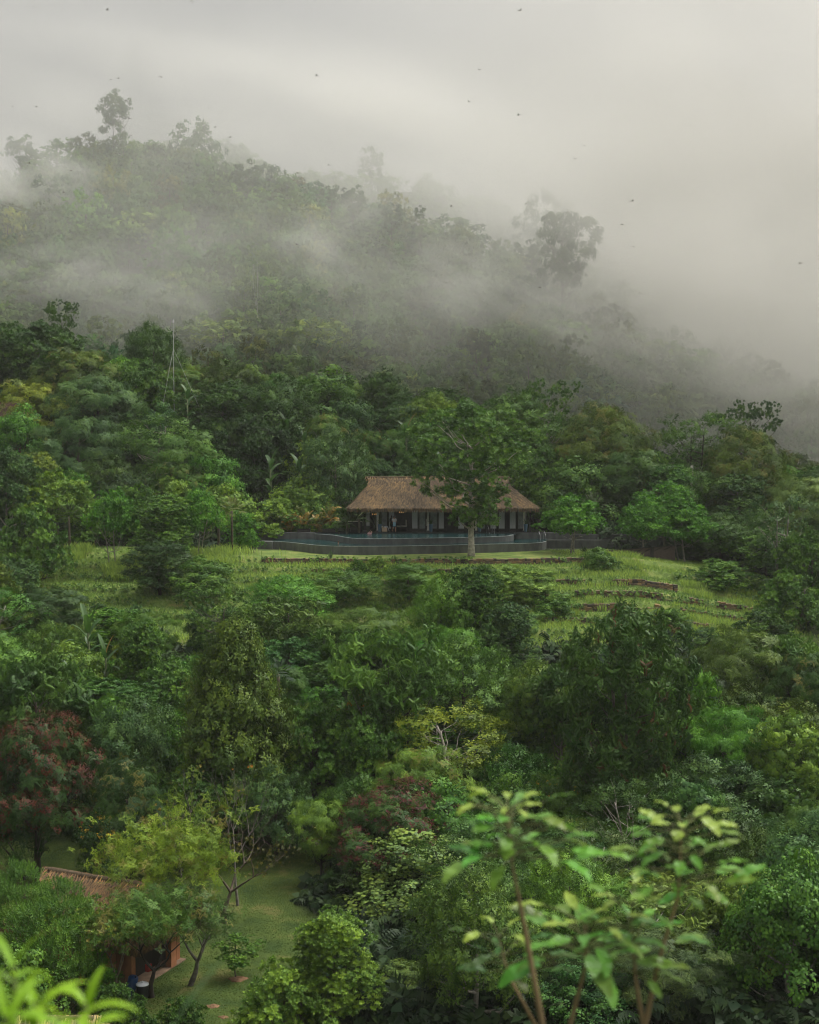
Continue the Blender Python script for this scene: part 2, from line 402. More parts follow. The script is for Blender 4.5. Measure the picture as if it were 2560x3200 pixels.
def proto(key, h0, h1, R, r0, mat=M_LEAF, nl=16, multi=1, lean=.3, stem_top=.75, start=.5, extra=None, **k):
    q, tt, ac, C = crown(h0, h1, R, seed=k.pop('seed', hash(key) % 1000), **k)
    zs = q[..., 2]; q[..., 2] = np.maximum(zs, .05)
    cm = mesh_quads('crown', q, tt, ac, mat)
    tm = limbs(C, h0, h1, r0, nl=nl, multi=multi, lean=lean, stem_top=stem_top, start=start).mesh('trunk', M_BARK, True)
    ex = []
    if extra:
        for (nm, emat, col, frac, etpl, esz, zmin, ccol) in extra:
            rng = np.random.default_rng(5); sel = C[rng.random(len(C)) < frac]; sel = sel[sel[:, 2] > zmin]
            P = np.repeat(sel, ccol, 0); d = nrmv(rng.normal(size=P.shape) + np.array([0, -.2, .6])); d[:, 2] = np.abs(d[:, 2])
            P = P + d * (k.get('rc', 1.0) * 1.0) * np.array([1, 1, k.get('flat', .62) * 1.25])
            eq, et, ea = sprigs(P, d + np.array([0, 0, .3]), esz * rng.uniform(.7, 1.2, len(P)), rng.uniform(.2, .8, len(P)), etpl, rng)
            ex.append((nm, mesh_quads(nm, eq, et, ea, emat), col))
    PROTO[key] = dict(c=cm, t=tm, h=h1 + .3, R=R * 1.12, ex=ex)
P_ = proto
P_('broad1', 2.2, 9.6, 4.3, .26, shape='round', nc=120, rc=1.0, ns=22, tpl='broad', seed=21)
P_('broad2', 2.0, 9.6, 4.3, .26, shape='round', nc=150, rc=.85, ns=18, tpl='fine', size=1.25, seed=22)
P_('broad3', 2.0, 9.6, 4.3, .26, shape='dome', nc=110, rc=1.15, ns=22, tpl='round', size=1.2, seed=23)
P_('broad4', 1.8, 9.6, 4.3, .26, shape='umb', nc=120, rc=1.05, ns=12, tpl='feather', size=.8, flat=.35, seed=24)
P_('tips', 2.0, 9.6, 4.3, .28, mat=M_LEAFY, shape='round', nc=150, rc=1.0, ns=11, tpl='feather', size=.75, flat=.4, seed=25)
P_('tall1', 3.0, 13, 3.6, .26, shape='round', nc=140, rc=1.0, ns=20, tpl='fine', size=1.3, seed=26)
P_('tall2', 3.0, 13, 3.6, .26, shape='col', nc=140, rc=.95, ns=20, tpl='broad', seed=27)
P_('cone', 2.5, 12, 4.2, .26, shape='cone', nc=300, rc=.85, ns=22, tpl='fine', size=1.15, droop=.1, seed=28)
P_('bush1', .3, 4.4, 2.9, .10, shape='dome', nc=70, rc=.75, ns=20, tpl='broad', size=.85, multi=3, seed=29)
P_('bush2', .3, 4.4, 2.9, .10, shape='dome', nc=80, rc=.7, ns=16, tpl='shoot', size=1.1, upb=.9, multi=3, seed=30)
P_('bush3', .3, 4.4, 2.9, .10, shape='dome', nc=70, rc=.75, ns=18, tpl='round', size=1.1, multi=3, seed=31)
P_('vine', .3, 9, 3.0, .2, shape='col', nc=130, rc=.95, ns=22, tpl='bigleaf', size=.6, flat=.8, droop=.5, inner=.1, seed=32)
P_('open1', 4.0, 11, 4.2, .2, shape='umb', nc=42, rc=.95, ns=20, tpl='broad', size=.9, flat=.5, nl=30, seed=33, inner=.05)
P_('open2', 3.5, 11, 3.6, .18, shape='umb', nc=34, rc=1.0, ns=18, tpl='fine', size=1.2, flat=.45, nl=30, multi=2, seed=34, inner=.05)
P_('slender', 3.0, 7, 1.9, .09, shape='round', nc=34, rc=.65, ns=16, tpl='broad', size=.8, nl=14, seed=35)
P_('lolly', 3.1, 7.4, 3.0, .11, shape='dome', nc=70, rc=.8, ns=20, tpl='broad', size=.85, flat=.5, multi=2, nl=16, seed=37, start=.6, stem_top=.5)
P_('fern', 2.0, 8, 5.0, .2, shape='umb', nc=60, rc=1.3, ns=9, tpl='frond', size=1.0, flat=.35, nl=26, seed=36)

def tree(key, loc, width, height, color, label, name='tree', cat='tree', group=None, bark=BARK_M, rz=None, exc=None):
    p = PROTO[key]; sx = width / 2 / p['R']; sz = height / p['h']
    e = empty(name, loc, rz if rz is not None else random.uniform(0, 6.28))
    e.scale = (sx, sx, sx)
    props(e, label, cat, group)
    kz = min(sz / sx, 1.18 if key != 'redtip' else 9); up = (height / sx - kz * p['h'])      # a tall tree gets a longer trunk, not a stretched crown
    link('trunk', p['t'], None, e, bark, scale=(1, 1, sz / sx))
    link('crown', p['c'], None, e, color, loc=(0, 0, up), scale=(1, 1, kz))
    for nm, m_, c_ in p['ex']: link(nm, m_, None, e, exc or c_, loc=(0, 0, up), scale=(1, 1, kz))
    return e
C_ = dict(dk=(.034, .072, .018), md=(.055, .112, .024), lt=(.100, .165, .034), yl=(.115, .150, .022), bl=(.046, .090, .034), br=(.058, .092, .020),
          vd=(.022, .048, .015), fr=(.060, .150, .024), pl=(.105, .155, .05), gd=(.15, .15, .03))
C_ = {k: (v[0] * 1.62, v[1] * 1.72, v[2] * 1.35) for k, v in C_.items()}
# ------------------------------------------------------------------ landmark trees: (kind, px, top py, width px, distance, colour, label)
LM = []      # (px, py, phrase) landmarks used to word the labels of the lesser trees
TREES = [
 # --- band behind the pool and at its sides
 ('broad1', 105, 1003, 330, 190, 'dk', 'dark dense-leaved tree crowning the ridge line above the brown balcony house', BARK_D),
 ('open1', 192, 935, 125, 196, 'dk', 'slim tree with small open crown rising out of the dark ridge-line tree', BARK_D),
 ('broad2', 480, 1022, 200, 195, 'dk', 'dark rounded tree directly behind the white antenna mast', BARK_D),
 ('tips', 250, 1090, 290, 186, 'br', 'dark green tree with yellow-tipped branch ends below the slim open-crowned tree', BARK_D),
 ('broad2', 315, 1108, 110, 192, 'dk', 'small dark round-topped tree silhouetted against the mist', BARK_D),
 ('broad1', 445, 1120, 230, 186, 'md', 'mid green bushy tree at the foot of the antenna mast', BARK_D),
 ('tips', 95, 1190, 300, 180, 'yl', 'brownish tree with rust and yellow leaf tips above the balcony house', BARK_D),
 ('broad3', 60, 1270, 190, 174, 'fr', 'bright green soft tree overhanging the brown balcony house', BARK_D),
 ('broad4', 300, 1170, 330, 180, 'bl', 'wide layered bluish green tree below the yellow-tipped tree', BARK_D),
 ('broad4', 250, 1290, 310, 173, 'bl', 'broad pale-edged layered tree next to the brown balcony house', BARK_M),
 ('broad1', 730, 1190, 320, 184, 'dk', 'big dark tree holding a yellowing banana leaf at its edge', BARK_D),
 ('broad2', 870, 1190, 300, 182, 'dk', 'dark massed tree uphill of the banana clump', BARK_D),
 ('broad3', 1010, 1150, 280, 190, 'md', 'mid green tree on the far side of the banana clump', BARK_D),
 ('tall1', 1195, 1160, 160, 192, 'dk', 'narrow dark tree peaking above its neighbours behind the pool house', BARK_D),
 ('broad1', 800, 1300, 280, 174, 'vd', 'very dark tree over the row of pale reeds', BARK_D),
 ('broad4', 545, 1345, 300, 170, 'md', 'green tree with branching pale trunk above the hillside shrubs', BARK_P),
 ('open2', 490, 1290, 300, 175, 'md', 'spreading tree with pale forked trunk behind the yellow shrubs', BARK_P),
 ('broad3', 665, 1400, 220, 168, 'fr', 'fresh green shrubby tree between the forked-trunk tree and the dark slope', BARK_M),
 ('broad2', 1050, 1350, 220, 167, 'bl', 'pale misty green tree with thin whitish trunk beside the thatched roof', BARK_P),
 ('broad4', 1300, 1310, 200, 178, 'md', 'leafy tree behind the ridge of the thatched roof', BARK_M),
 ('broad1', 1390, 1370, 180, 174, 'dk', 'dark tree wedged between the thatched roof and the lawn tree', BARK_D),
 ('open1', 1712, 1183, 200, 182, 'md', 'tall umbrella-crowned tree with bare trunk standing clear against the mist', BARK_P),
 ('tall1', 1600, 1230, 260, 178, 'md', 'full green tree beside the umbrella-crowned tree', BARK_M),
 ('broad1', 1690, 1390, 230, 170, 'md', 'dark green tree over the end of the thatched roof', BARK_M),
 ('tips', 1890, 1262, 350, 174, 'br', 'great domed tree flecked with yellow blossom beyond the pool house', BARK_D),
 ('broad4', 1960, 1400, 300, 168, 'dk', 'dark layered tree in front of the domed yellow-flecked tree', BARK_D),
 ('open2', 2190, 1290, 250, 178, 'md', 'leaning open tree with dark slanting limbs above the white post', BARK_D),
 ('open1', 2345, 1248, 190, 182, 'bl', 'thin tiered tree standing over the blossom-flecked dome', BARK_D),
 ('tips', 2335, 1335, 300, 170, 'br', 'dark domed tree with yellow-green tips at the end of the meadow', BARK_D),
 ('broad4', 2500, 1480, 240, 162, 'pl', 'pale layered tree at the misty end of the forest edge', BARK_M),
 ('broad3', 1800, 1432, 260, 166, 'md', 'fresh layered tree growing above the small bright tree', BARK_M),
 ('broad2', 2160, 1470, 220, 168, 'md', 'mid green tree by the white post', BARK_M),
 ('lolly', 1795, 1545, 200, 149, 'fr', 'small bright green tree with forked pale trunk beside the pool wall', BARK_P),
 ('lolly', 2075, 1508, 250, 154, 'fr', 'broad fresh green tree behind the pale-trunked pair', BARK_P),
 ('lolly', 2010, 1560, 170, 150, 'fr', 'small green tree with white Y-shaped trunk by the brown panel wall', BARK_P),
 ('lolly', 2130, 1560, 190, 152, 'fr', 'green tree leaning over the end of the brown panel wall', BARK_P),
 ('broad2', 2250, 1610, 260, 156, 'dk', 'dark green bush-like tree at the meadow end', BARK_D),
 ('broad1', 2400, 1640, 260, 152, 'md', 'dense tree filling the slope above the meadow end', BARK_D),
 ('open2', 2455, 1545, 230, 143, 'bl', 'slender tree with long bare pale trunk at the meadow end', BARK_P),
 ('broad1', 2540, 1650, 200, 140, 'md', 'leafy tree beside the long bare pale trunk', BARK_M),
 # --- by the meadow
 ('lolly', 170, 1468, 240, 153, 'lt', 'yellow-green broad tree above the fan palms', BARK_M),
 ('lolly', 350, 1525, 150, 143, 'fr', 'thin sapling with bare trunk standing in the reeds', BARK_P),
 ('tall2', 510, 1545, 200, 143, 'md', 'full leafy tree at the near end of the reeds', BARK_M),
 ('lolly', 625, 1525, 150, 147, 'fr', 'sapling with whitewashed trunk next to the fan palms', BARK_P),
 ('broad1', 20, 1400, 190, 150, 'bl', 'tall greyish green tree with orange trunk foot at the meadow edge', BARK_P),
 ('bush1', 90, 1590, 230, 140, 'md', 'rounded green shrub-tree below the yellow-green broad tree', BARK_M),
 ('tall1', 500, 1690, 190, 134, 'vd', 'dark purplish tree rising through the terrace edge', BARK_D),
 ('broad3', 640, 1740, 190, 132, 'md', 'mid green tree on the terrace below the topiary bush', BARK_M),
 ('broad2', 900, 1800, 260, 125, 'fr', 'tall lump-shaped tree smothered in bright creepers', BARK_P),
 ('tall1', 1280, 1755, 170, 130, 'md', 'upright feathery tree standing before the stone terrace walls', BARK_M),
 ('broad2', 1570, 1765, 300, 130, 'lt', 'wide light green tree below the lone lawn tree', BARK_M),
 ('tall1', 1650, 1770, 170, 132, 'md', 'upright green tree next to the wide light green tree', BARK_M),
 ('broad2', 1060, 1780, 230, 130, 'md', 'soft dark green tree below the pool wall', BARK_D),
 ('broad3', 1420, 1850, 200, 126, 'fr', 'yellowish green bush-tree on the lower terraces', BARK_M),
 ('vine', 430, 1890, 110, 120, 'bl', 'creeper-covered stump shaped like a pillar', BARK_D),
 ('vine', 628, 1890, 110, 118, 'bl', 'grey-green creeper column beside the bright creeper lump', BARK_D),
 ('vine', 725, 1895, 130, 119, 'bl', 'pillar of pale creepers between two trees', BARK_D),
 ('broad4', 150, 1830, 290, 122, 'vd', 'dark smooth-crowned tree on the lower slope', BARK_D),
 ('broad1', 30, 1740, 200, 130, 'bl', 'bluish leafy tree at the frayed meadow edge', BARK_D),
 ('vine', 1520, 1950, 150, 113, 'bl', 'sloping mound of round-leaved creepers', BARK_D),
 ('broad4', 1580, 1900, 260, 118, 'md', 'creeper-draped tree above the red-tipped tree', BARK_D),
 # --- lower forest
 ('cone', 735, 1968, 430, 95, 'br', 'tall pyramid-shaped olive green tree', BARK_D),
 ('fern', 1210, 1960, 400, 99, 'md', 'umbrella tree of drooping feathery sprays', BARK_D),
 ('broad2', 1450, 2000, 330, 106, 'md', 'mid green narrow-leaved tree beside the feathery umbrella tree', BARK_D),
 ('broad4', 2330, 1960, 370, 108, 'br', 'layered feathery tree with brown-tipped sprays', BARK_D),
 ('tips', 2520, 2040, 240, 104, 'dk', 'dark glossy domed tree at the forest edge', BARK_D),
 ('broad4', 2300, 2200, 330, 98, 'fr', 'soft ferny light green tree below the brown-tipped one', BARK_M),
 ('vine', 2480, 2240, 330, 94, 'lt', 'light green tree overrun by big-leaved creepers', BARK_D),
 ('broad2', 2230, 2380, 430, 92, 'bl', 'wide dark tree with fine glossy grey-green leaves', BARK_D),
 ('broad2', 2460, 2560, 330, 87, 'bl', 'dark fine-leaved tree downhill of the creeper-overrun one', BARK_D),
 ('broad2', 410, 2190, 330, 98, 'bl', 'greyish glossy tree between the red-podded tree and the pyramid-shaped tree', BARK_D),
 ('broad1', 640, 2380, 300, 92, 'dk', 'dark tree behind the bare twigs', BARK_D),
 ('broad2', 860, 2400, 260, 93, 'bl', 'grey-green willow-leaved tree over the shaded lawn', BARK_D),
 ('broad3', 235, 2010, 250, 110, 'lt', 'lime green shrubby tree beside the banana plant', BARK_M),
 ('broad1', 560, 2050, 270, 108, 'md', 'mid green leafy tree uphill of the pyramid-shaped tree', BARK_D),
 ('broad1', 980, 2190, 310, 98, 'md', 'full green tree edged with orange blossom', BARK_D),
 ('broad1', 1160, 2210, 300, 97, 'md', 'large-leaved tree topped with orange blossom', BARK_D),
 ('broad4', 860, 2070, 250, 106, 'dk', 'dark green tree on the shoulder of the pyramid-shaped tree', BARK_D),
 ('open2', 1400, 2200, 420, 97, 'yl', 'sparse yellowing tree with tangled pale twigs', BARK_P),
 ('tips', 1330, 2330, 330, 93, 'lt', 'yellow-green feathery tree with pale upright trunks', BARK_P),
 ('broad3', 1600, 2420, 300, 90, 'md', 'green tree sprinkled with orange flowers', BARK_D),
 ('broad4', 1820, 2100, 260, 108, 'md', 'shaded green tree beyond the red-tipped tree', BARK_D),
 ('broad3', 1310, 2590, 490, 83, 'pl', 'broad round-leaved pale green tree over the lawn edge', BARK_D),
 ('broad4', 1000, 2490, 190, 88, 'lt', 'yellow-tipped green tree beside the wine-red tree', BARK_D),
 ('broad4', 1490, 2680, 390, 80, 'md', 'low ferny tree with bright fringes on the lawn', BARK_M),
 ('tips', 400, 2370, 330, 88, 'vd', 'dark tree with orange young leaves', BARK_D),
 ('broad4', 2080, 2740, 330, 80, 'md', 'ferny tree behind the blurred saplings', BARK_D),
 ('broad4', 2380, 2780, 430, 76, 'md', 'broad ferny tree with light drooping tips in the corner', BARK_D),
 ('broad4', 1720, 2840, 330, 76, 'dk', 'dark green ferny tree between the blurred saplings', BARK_D),
 ('bush2', 1950, 3010, 260, 71, 'fr', 'vivid green shrub with star-shaped leaf whorls', BARK_D),
 ('tall2', 1050, 2850, 280, 67, 'lt', 'bright upright leafy tree at the edge of the lawn', BARK_M),
 ('bush1', 900, 3010, 330, 66, 'lt', 'low bright green bush-tree on the lawn', BARK_M),
 ('broad3', 1260, 3000, 200, 71, 'pl', 'pale heart-leaved young tree', BARK_M),
 ('broad3', 1400, 3080, 260, 70, 'pl', 'pale heart-leaved tree with drooping side branches', BARK_M),
 ('broad4', 1640, 3040, 280, 71, 'dk', 'dark fine-leaved tree along the bottom forest', BARK_D),
 ('broad4', 2240, 3000, 330, 70, 'dk', 'deep green feathery tree beneath the corner tree', BARK_D),
 ('slender', 740, 2915, 130, 73, 'md', 'little round-crowned sapling on the lawn', BARK_M),
]
BUSHES = [
 ('bush2', 60, 2700, 230, 72, 'md', 'bright green bush with upright shoots hiding the hut gable'),
 ('bush2', 200, 2750, 220, 70, 'md', 'bushy green shrub in front of the hut ridge'),
 ('bush2', 120, 2830, 300, 68, 'md', 'vigorous green shrub covering the hut wall'),
 ('bush3', 60, 2960, 260, 66, 'md', 'dark rounded bush behind the blurred bright blades'),
 ('bush1', 350, 3070, 180, 66, 'dk', 'dark hedge plant at the foot of the orange pillars'),
 ('bush1', 560, 3110, 160, 66, 'dk', 'low dark bush dotted beside the red flowers'),
 ('bush1', 420, 3130, 140, 65, 'dk', 'dark bush with red flowers below the black tank'),
 ('bush2', 285, 2945, 150, 69.5, 'fr', 'bright bush covering the end of the hut eave'),
 ('bush1', 300, 3030, 130, 69, 'md', 'bush pressed against the shaded hut arch'),
 ('bush1', 787, 1655, 62, 149, 'fr', 'clipped round topiary bush at the end of the pool wall'),
 ('bush3', 1870, 1710, 110, 141, 'md', 'leafy bush climbing at the end of the brown panel wall'),
 ('bush1', 850, 1560, 210, 160, 'lt', 'yellow-green shrub behind the small planters'),
 ('bush3', 700, 1520, 220, 162, 'lt', 'pale yellowish shrub behind the fan palms'),
 ('bush1', 560, 1500, 220, 163, 'lt', 'light green shrub over the reeds'),
 ('bush1', 430, 1520, 200, 160, 'md', 'green shrub behind the thin sapling'),
 ('bush3', 950, 1490, 230, 166, 'lt', 'wide yellow-green shrub behind the golden palms'),
 ('bush1', 300, 1560, 200, 158, 'md', 'shrub at the back of the reed bed'),
 ('bush3', 1010, 1550, 140, 163, 'md', 'green shrub shading the golden palms'),
 ('bush1', 760, 1600, 130, 157, 'fr', 'fresh green shrub behind the topiary bush'),
 ('bush1', 2270, 1750, 260, 142, 'md', 'spreading shrub at the end of the upper terrace'),
 ('bush1', 2480, 1790, 230, 134, 'md', 'dense shrub below the long bare pale trunk'),
 ('bush3', 2100, 1900, 130, 124, 'md', 'low shrub in the middle of the terraced meadow'),
 ('bush3', 1960, 1900, 170, 124, 'bl', 'grey-green big-leaved shrub on the lower terrace'),
 ('bush1', 2200, 1960, 150, 120, 'bl', 'small bluish shrub above the red-tipped tree'),
 ('bush1', 2380, 1900, 200, 126, 'dk', 'dark low shrub at the meadow fringe'),
 ('bush3', 1740, 1850, 150, 127, 'md', 'mid green shrub on the terrace stones'),
 ('bush1', 1180, 1740, 90, 138, 'lt', 'small light shrub on the terrace edge below the pool'),
 ('bush1', 1120, 1745, 70, 138, 'md', 'small round shrub on the first terrace wall'),
]
for (k, px, py, w, D, c, lab, bk) in TREES:
    p = at(px, py, D); g = gz(p.x, D)
    tree(k, (p.x, D, g - .15), w / F * D, p.z - g, C_[c], lab, {'cone': 'conical_tree', 'vine': 'creeper_tree', 'fern': 'feathery_tree', 'slender': 'sapling'}.get(k, 'broadleaf_tree'), 'tree', bark=bk)
    LM.append((px, (py + 60), lab))
for (k, px, py, w, D, c, lab) in BUSHES:
    p = at(px, py, D); g = gz(p.x, D)
    tree(k, (p.x, D, g - .15), w / F * D, max(.8, p.z - g), C_[c], lab, 'shrub', 'shrub')

# short names of things the lesser trees stand by
ANCH = [(1400, 1540, 'the thatched pool house'), (540, 1060, 'the antenna mast'), (80, 1300, 'the balcony house'), (735, 2080, 'the pyramid-shaped tree'), (1950, 2050, 'the red-tipped tree'),
 (1210, 2050, 'the feathery umbrella tree'), (130, 2400, 'the red-podded tree'), (1250, 2500, 'the wine-red tree'), (1310, 2700, 'the round-leaved pale tree'), (900, 2000, 'the bright creeper lump'),
 (1890, 1380, 'the yellow-flecked domed tree'), (1712, 1240, 'the umbrella-crowned tree'), (2455, 1600, 'the long bare pale trunk'), (480, 1080, 'the dark round tree behind the mast'), (600, 2750, 'the half-bare yellow tree'),
 (1465, 1500, 'the lone lawn tree'), (860, 1350, 'the banana clump'), (960, 1620, 'the golden palms'), (710, 1620, 'the fan palms'), (350, 1640, 'the thin sapling in the reeds'), (1280, 1850, 'the upright feathery tree'),
 (1570, 1850, 'the wide light green tree'), (2330, 2050, 'the brown-tipped layered tree'), (2480, 2330, 'the creeper-overrun tree'), (2100, 1820, 'the terraced meadow'), (1400, 2300, 'the yellowing twiggy tree'), (1070, 2230, 'the orange-blossom trees'),
 (150, 1900, 'the dark smooth-crowned tree'), (2380, 2900, 'the ferny corner tree'), (1720, 3000, 'the blurred saplings'), (430, 1950, 'the pillar-shaped stump'), (2330, 1420, 'the yellow-green-tipped dome'), (2190, 1380, 'the leaning open tree'),
 (350, 330, 'the lone tall ridge tree'), (600, 400, 'the veiled round ridge tree'), (1750, 720, 'the big open ridge tree'), (1050, 600, 'the twin ridge-top trees'), (770, 520, 'the knobbly ridge tree'), (1310, 660, 'the tiny flat-topped ridge tree'),
 (1690, 620, 'the ghostly far ridge crown'), (2300, 1000, 'the fading end of the ridge'), (800, 870, 'the thin white hillside trunk'), (1200, 1080, 'the misty banana plants'), (700, 1010, 'the spreading misty tree'), (1500, 900, 'the central mist bank'), (350, 850, 'the hillside mist bank')]
USED = set()
def auto_label(px, py, adj, kind):
    d = sorted(ANCH, key=lambda a: (a[0] - px) ** 2 + (a[1] - py) ** 2)[:9]
    cands = []
    for i, a in enumerate(d[:4]):
        dy = py - a[1]; pos = 'uphill of' if dy < -60 else 'downhill from' if dy > 60 else 'beside'
        cands.append((i, f'{adj} {kind} {pos} {a[2]}'))
    for i in range(8):
        for j in range(i + 1, 9):
            a, b = d[i], d[j]
            u = np.array([a[0] - px, a[1] - py]); v = np.array([b[0] - px, b[1] - py]); c = u @ v / (np.linalg.norm(u) * np.linalg.norm(v) + 1e-6)
            if c < -.3: cands.append((i + j + 1, f'{adj} {kind} between {a[2]} and {b[2]}'))
            elif c < .6:
                pa = 'uphill of' if py < a[1] else 'downhill from'; pb = 'uphill of' if py < b[1] else 'downhill from'
                cands.append((i + j + 4, f'{adj} {kind} {pa} {a[2]}, {pb} {b[2]}'))
    for _, t in sorted(cands):
        w = t.split()
        if t not in USED and 4 <= len(w) <= 16 and not (_ > 99):
            USED.add(t); return t
    for _, t in sorted(cands):
        t = 'second ' + t; w = t.split()
        if t not in USED and 4 <= len(w) <= 16:
            USED.add(t); return t
    return cands[0][1]
CADJ = dict(dk='dark green', md='mid green', lt='light green', yl='olive green', bl='bluish green', br='brownish green', vd='very dark', fr='fresh green', pl='pale green', gd='yellowish')
KADJ = dict(broad1='bushy tree', broad2='fine-leaved tree', broad3='round-leaved tree', broad4='layered tree', tips='yellow-tipped tree', tall1='upright tree', tall2='columnar tree', cone='cone-shaped tree', vine='creeper-hung tree', bush1='shrub', bush2='upright-shooted shrub', bush3='rounded shrub', open1='open-crowned tree', open2='sparse tree', slender='slim sapling', fern='feathery tree')
# --- lesser trees filling the forest, kept below the landmark crowns
occ = [(at(px, py, D).x, D, w / F * D / 2) for (k, px, py, w, D, *_r) in TREES]
def fill(n, D0, D1, test, hts, keys, cols, rmin, group, wr=(3.2, 4.6)):
    k = 0; tries = 0
    while k < n and tries < n * 60:
        tries += 1
        D = random.uniform(D0, D1); x = random.uniform(-.305, .305) * D
        if not test(x, D): continue
        r = random.uniform(*wr)
        if any((x - a) ** 2 + (D - b) ** 2 < (rmin * (r + c)) ** 2 for a, b, c in occ): continue
        occ.append((x, D, r)); h = random.uniform(*hts)
        key = random.choice(keys); c = random.choice(cols); g = gz(x, D)
        px, py = proj((x, D, g + h * .75))
        tree(key, (x, D, g - .2), 2 * r, h, tuple(v * random.uniform(.85, 1.15) for v in C_[c]), auto_label(px, py, CADJ[c], KADJ[key]), 'shrub' if key.startswith('bush') else 'forest_tree', 'shrub' if key.startswith('bush') else 'tree', group, bark=random.choice([BARK_D, BARK_M, BARK_P]))
        k += 1
    return k
def lower_ok(x, D):
    if float(lawn_w(x, D)) > .02 or float(lawn_w(x + 3, D)) > .3: return False
    if float(meadow_w(x, D)) > .1 or (x > 8 and float(meadow_w(x, D + 9)) > .3): return False
    if D < 98 and x < 3 - (D - 68) * .1 and D < 92: return False
    return True
n1 = fill(60, 99, 122, lower_ok, (3.5, 8.5), ['broad1', 'broad2', 'broad3', 'broad4', 'vine', 'tall2', 'open2', 'fern', 'open1', 'tips'], ['dk', 'md', 'bl', 'md', 'fr', 'br'], .54, 'trees on the slope below the meadow', (2.2, 4.8))
n2 = fill(34, 67, 98, lower_ok, (3.5, 8), ['broad1', 'broad2', 'broad4', 'broad3', 'fern', 'open2', 'vine'], ['dk', 'md', 'bl', 'lt'], .56, 'trees at the foot of the slope', (2.4, 4.6))
n3 = fill(90, 163, 222, lambda x, D: not (abs(x) < 22 and D < 173) and D < 203 - .35 * (x + 10), (6.5, 9.5), ['broad1', 'broad2', 'broad3', 'broad4', 'tall1', 'tips', 'tall2'], ['dk', 'md', 'bl', 'md', 'dk', 'lt'], .55, 'trees on the slope behind the pool house')
n4 = fill(26, 106, 150, lambda x, D: float(meadow_w(x, D)) < .5 and lower_ok(x, D) and not (abs(x) < 20 and D > 140), (1.8, 3.6), ['bush1', 'bush2', 'bush3'], ['md', 'fr', 'lt', 'bl'], .4, 'shrubs around the meadow', (1.2, 2.2))
print('fill', n1, n2, n3, n4)

# ------------------------------------------------------------------ mountain trees (misty)
def proto_far(key, h0, h1, R, shape, nc, seed, tpl='clump', size=.9, ns=7, nl=8, flat=.55, inner=.1, rc=1.0, **k):
    proto(key, h0, h1, R, .22, mat=M_FAR, shape=shape, nc=nc, ns=ns, tpl=tpl, size=size, seed=seed, nl=nl, flat=flat, inner=inner, rc=rc, **k)
proto_far('far1', 2, 10, 4.4, 'round', 70, 51)
proto_far('far2', 2, 10, 4.4, 'dome', 70, 52, size=.75, ns=9)
proto_far('far3', 2.5, 10, 4.4, 'umb', 60, 53, flat=.3)
proto_far('far4', 2, 11, 3.4, 'col', 70, 54)
proto_far('far5', 1, 6, 4.2, 'dome', 60, 55, size=.7)
proto_far('faropen', 7, 14, 4.5, 'umb', 34, 56, flat=.45, nl=30, size=.7, ns=24, inner=.1, rc=1.1)
proto_far('fartower', 5, 22, 4.2, 'col', 80, 57, flat=.6, nl=40, size=.7, ns=26, rc=1.25, inner=.0)
proto_far('fardome', 5, 13, 4.6, 'umb', 60, 58, flat=.5, nl=30, size=.65, ns=26, inner=.1, rc=1.1)
RIDGE = [('fartower', 350, 288, 100, 345, 'dk', 'lone tall tree with irregular clumps of leaves rising above the misty ridge'),
 ('faropen', 385, 300, 60, 346, 'dk', 'forked side crown beside the lone tall ridge tree'),
 ('far1', 600, 365, 160, 385, 'bl', 'large rounded tree veiled by mist behind the ridge top'),
 ('faropen', 770, 500, 110, 325, 'dk', 'knobbly-branched tree on the upper ridge line'),
 ('faropen', 1100, 578, 95, 318, 'dk', 'dark flat-clumped tree at the ridge step'),
 ('faropen', 1035, 575, 80, 322, 'dk', 'open tree with thin stem at the ridge step'),
 ('faropen', 1225, 630, 95, 310, 'dk', 'low spreading tree on the descending ridge line'),
 ('faropen', 1312, 640, 45, 308, 'dk', 'tiny flat-topped tree poking from the descending ridge line'),
 ('fardome', 1760, 668, 230, 285, 'dk', 'big open-crowned tree dominating the middle of the ridge'),
 ('faropen', 1660, 740, 110, 300, 'dk', 'lower side tree attached to the big open ridge crown'),
 ('far1', 1700, 590, 200, 420, 'bl', 'ghostly rounded tree on the farther ridge'),
 ('far1', 1420, 665, 200, 350, 'bl', 'smooth-domed tree in the mist at the ridge centre'),
 ('far2', 1160, 455, 90, 455, 'bl', 'faint bump of a tree on the farthest ridge'),
 ('faropen', 60, 420, 110, 345, 'bl', 'faint flat-topped tree in the mist at the ridge start'),
 ('far3', 1000, 990, 250, 240, 'lt', 'spreading pale misty tree with tiered branches'),
 ('far3', 700, 990, 260, 245, 'lt', 'wide flat misty tree on the lower mountainside'),
 ('far3', 1380, 1080, 180, 235, 'md', 'dome of feathery leaves at the mountain foot'),
 ('far1', 450, 438, 200, 350, 'md', 'broad tree shaping the ridge crest'),
 ('far2', 180, 440, 220, 350, 'md', 'bushy tree on the ridge crest near the veiled start'),
 ('far4', 1930, 870, 130, 300, 'md', 'upright tree fading on the shoulder of the ridge')]
focc = []
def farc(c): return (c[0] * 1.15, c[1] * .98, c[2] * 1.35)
for (k, px, py, w, D, c, lab) in RIDGE:
    p = at(px, py, D); g = gz(p.x, D)
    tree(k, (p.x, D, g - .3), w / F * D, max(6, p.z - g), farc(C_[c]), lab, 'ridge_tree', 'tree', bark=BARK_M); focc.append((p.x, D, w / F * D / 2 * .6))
k = 0; tries = 0
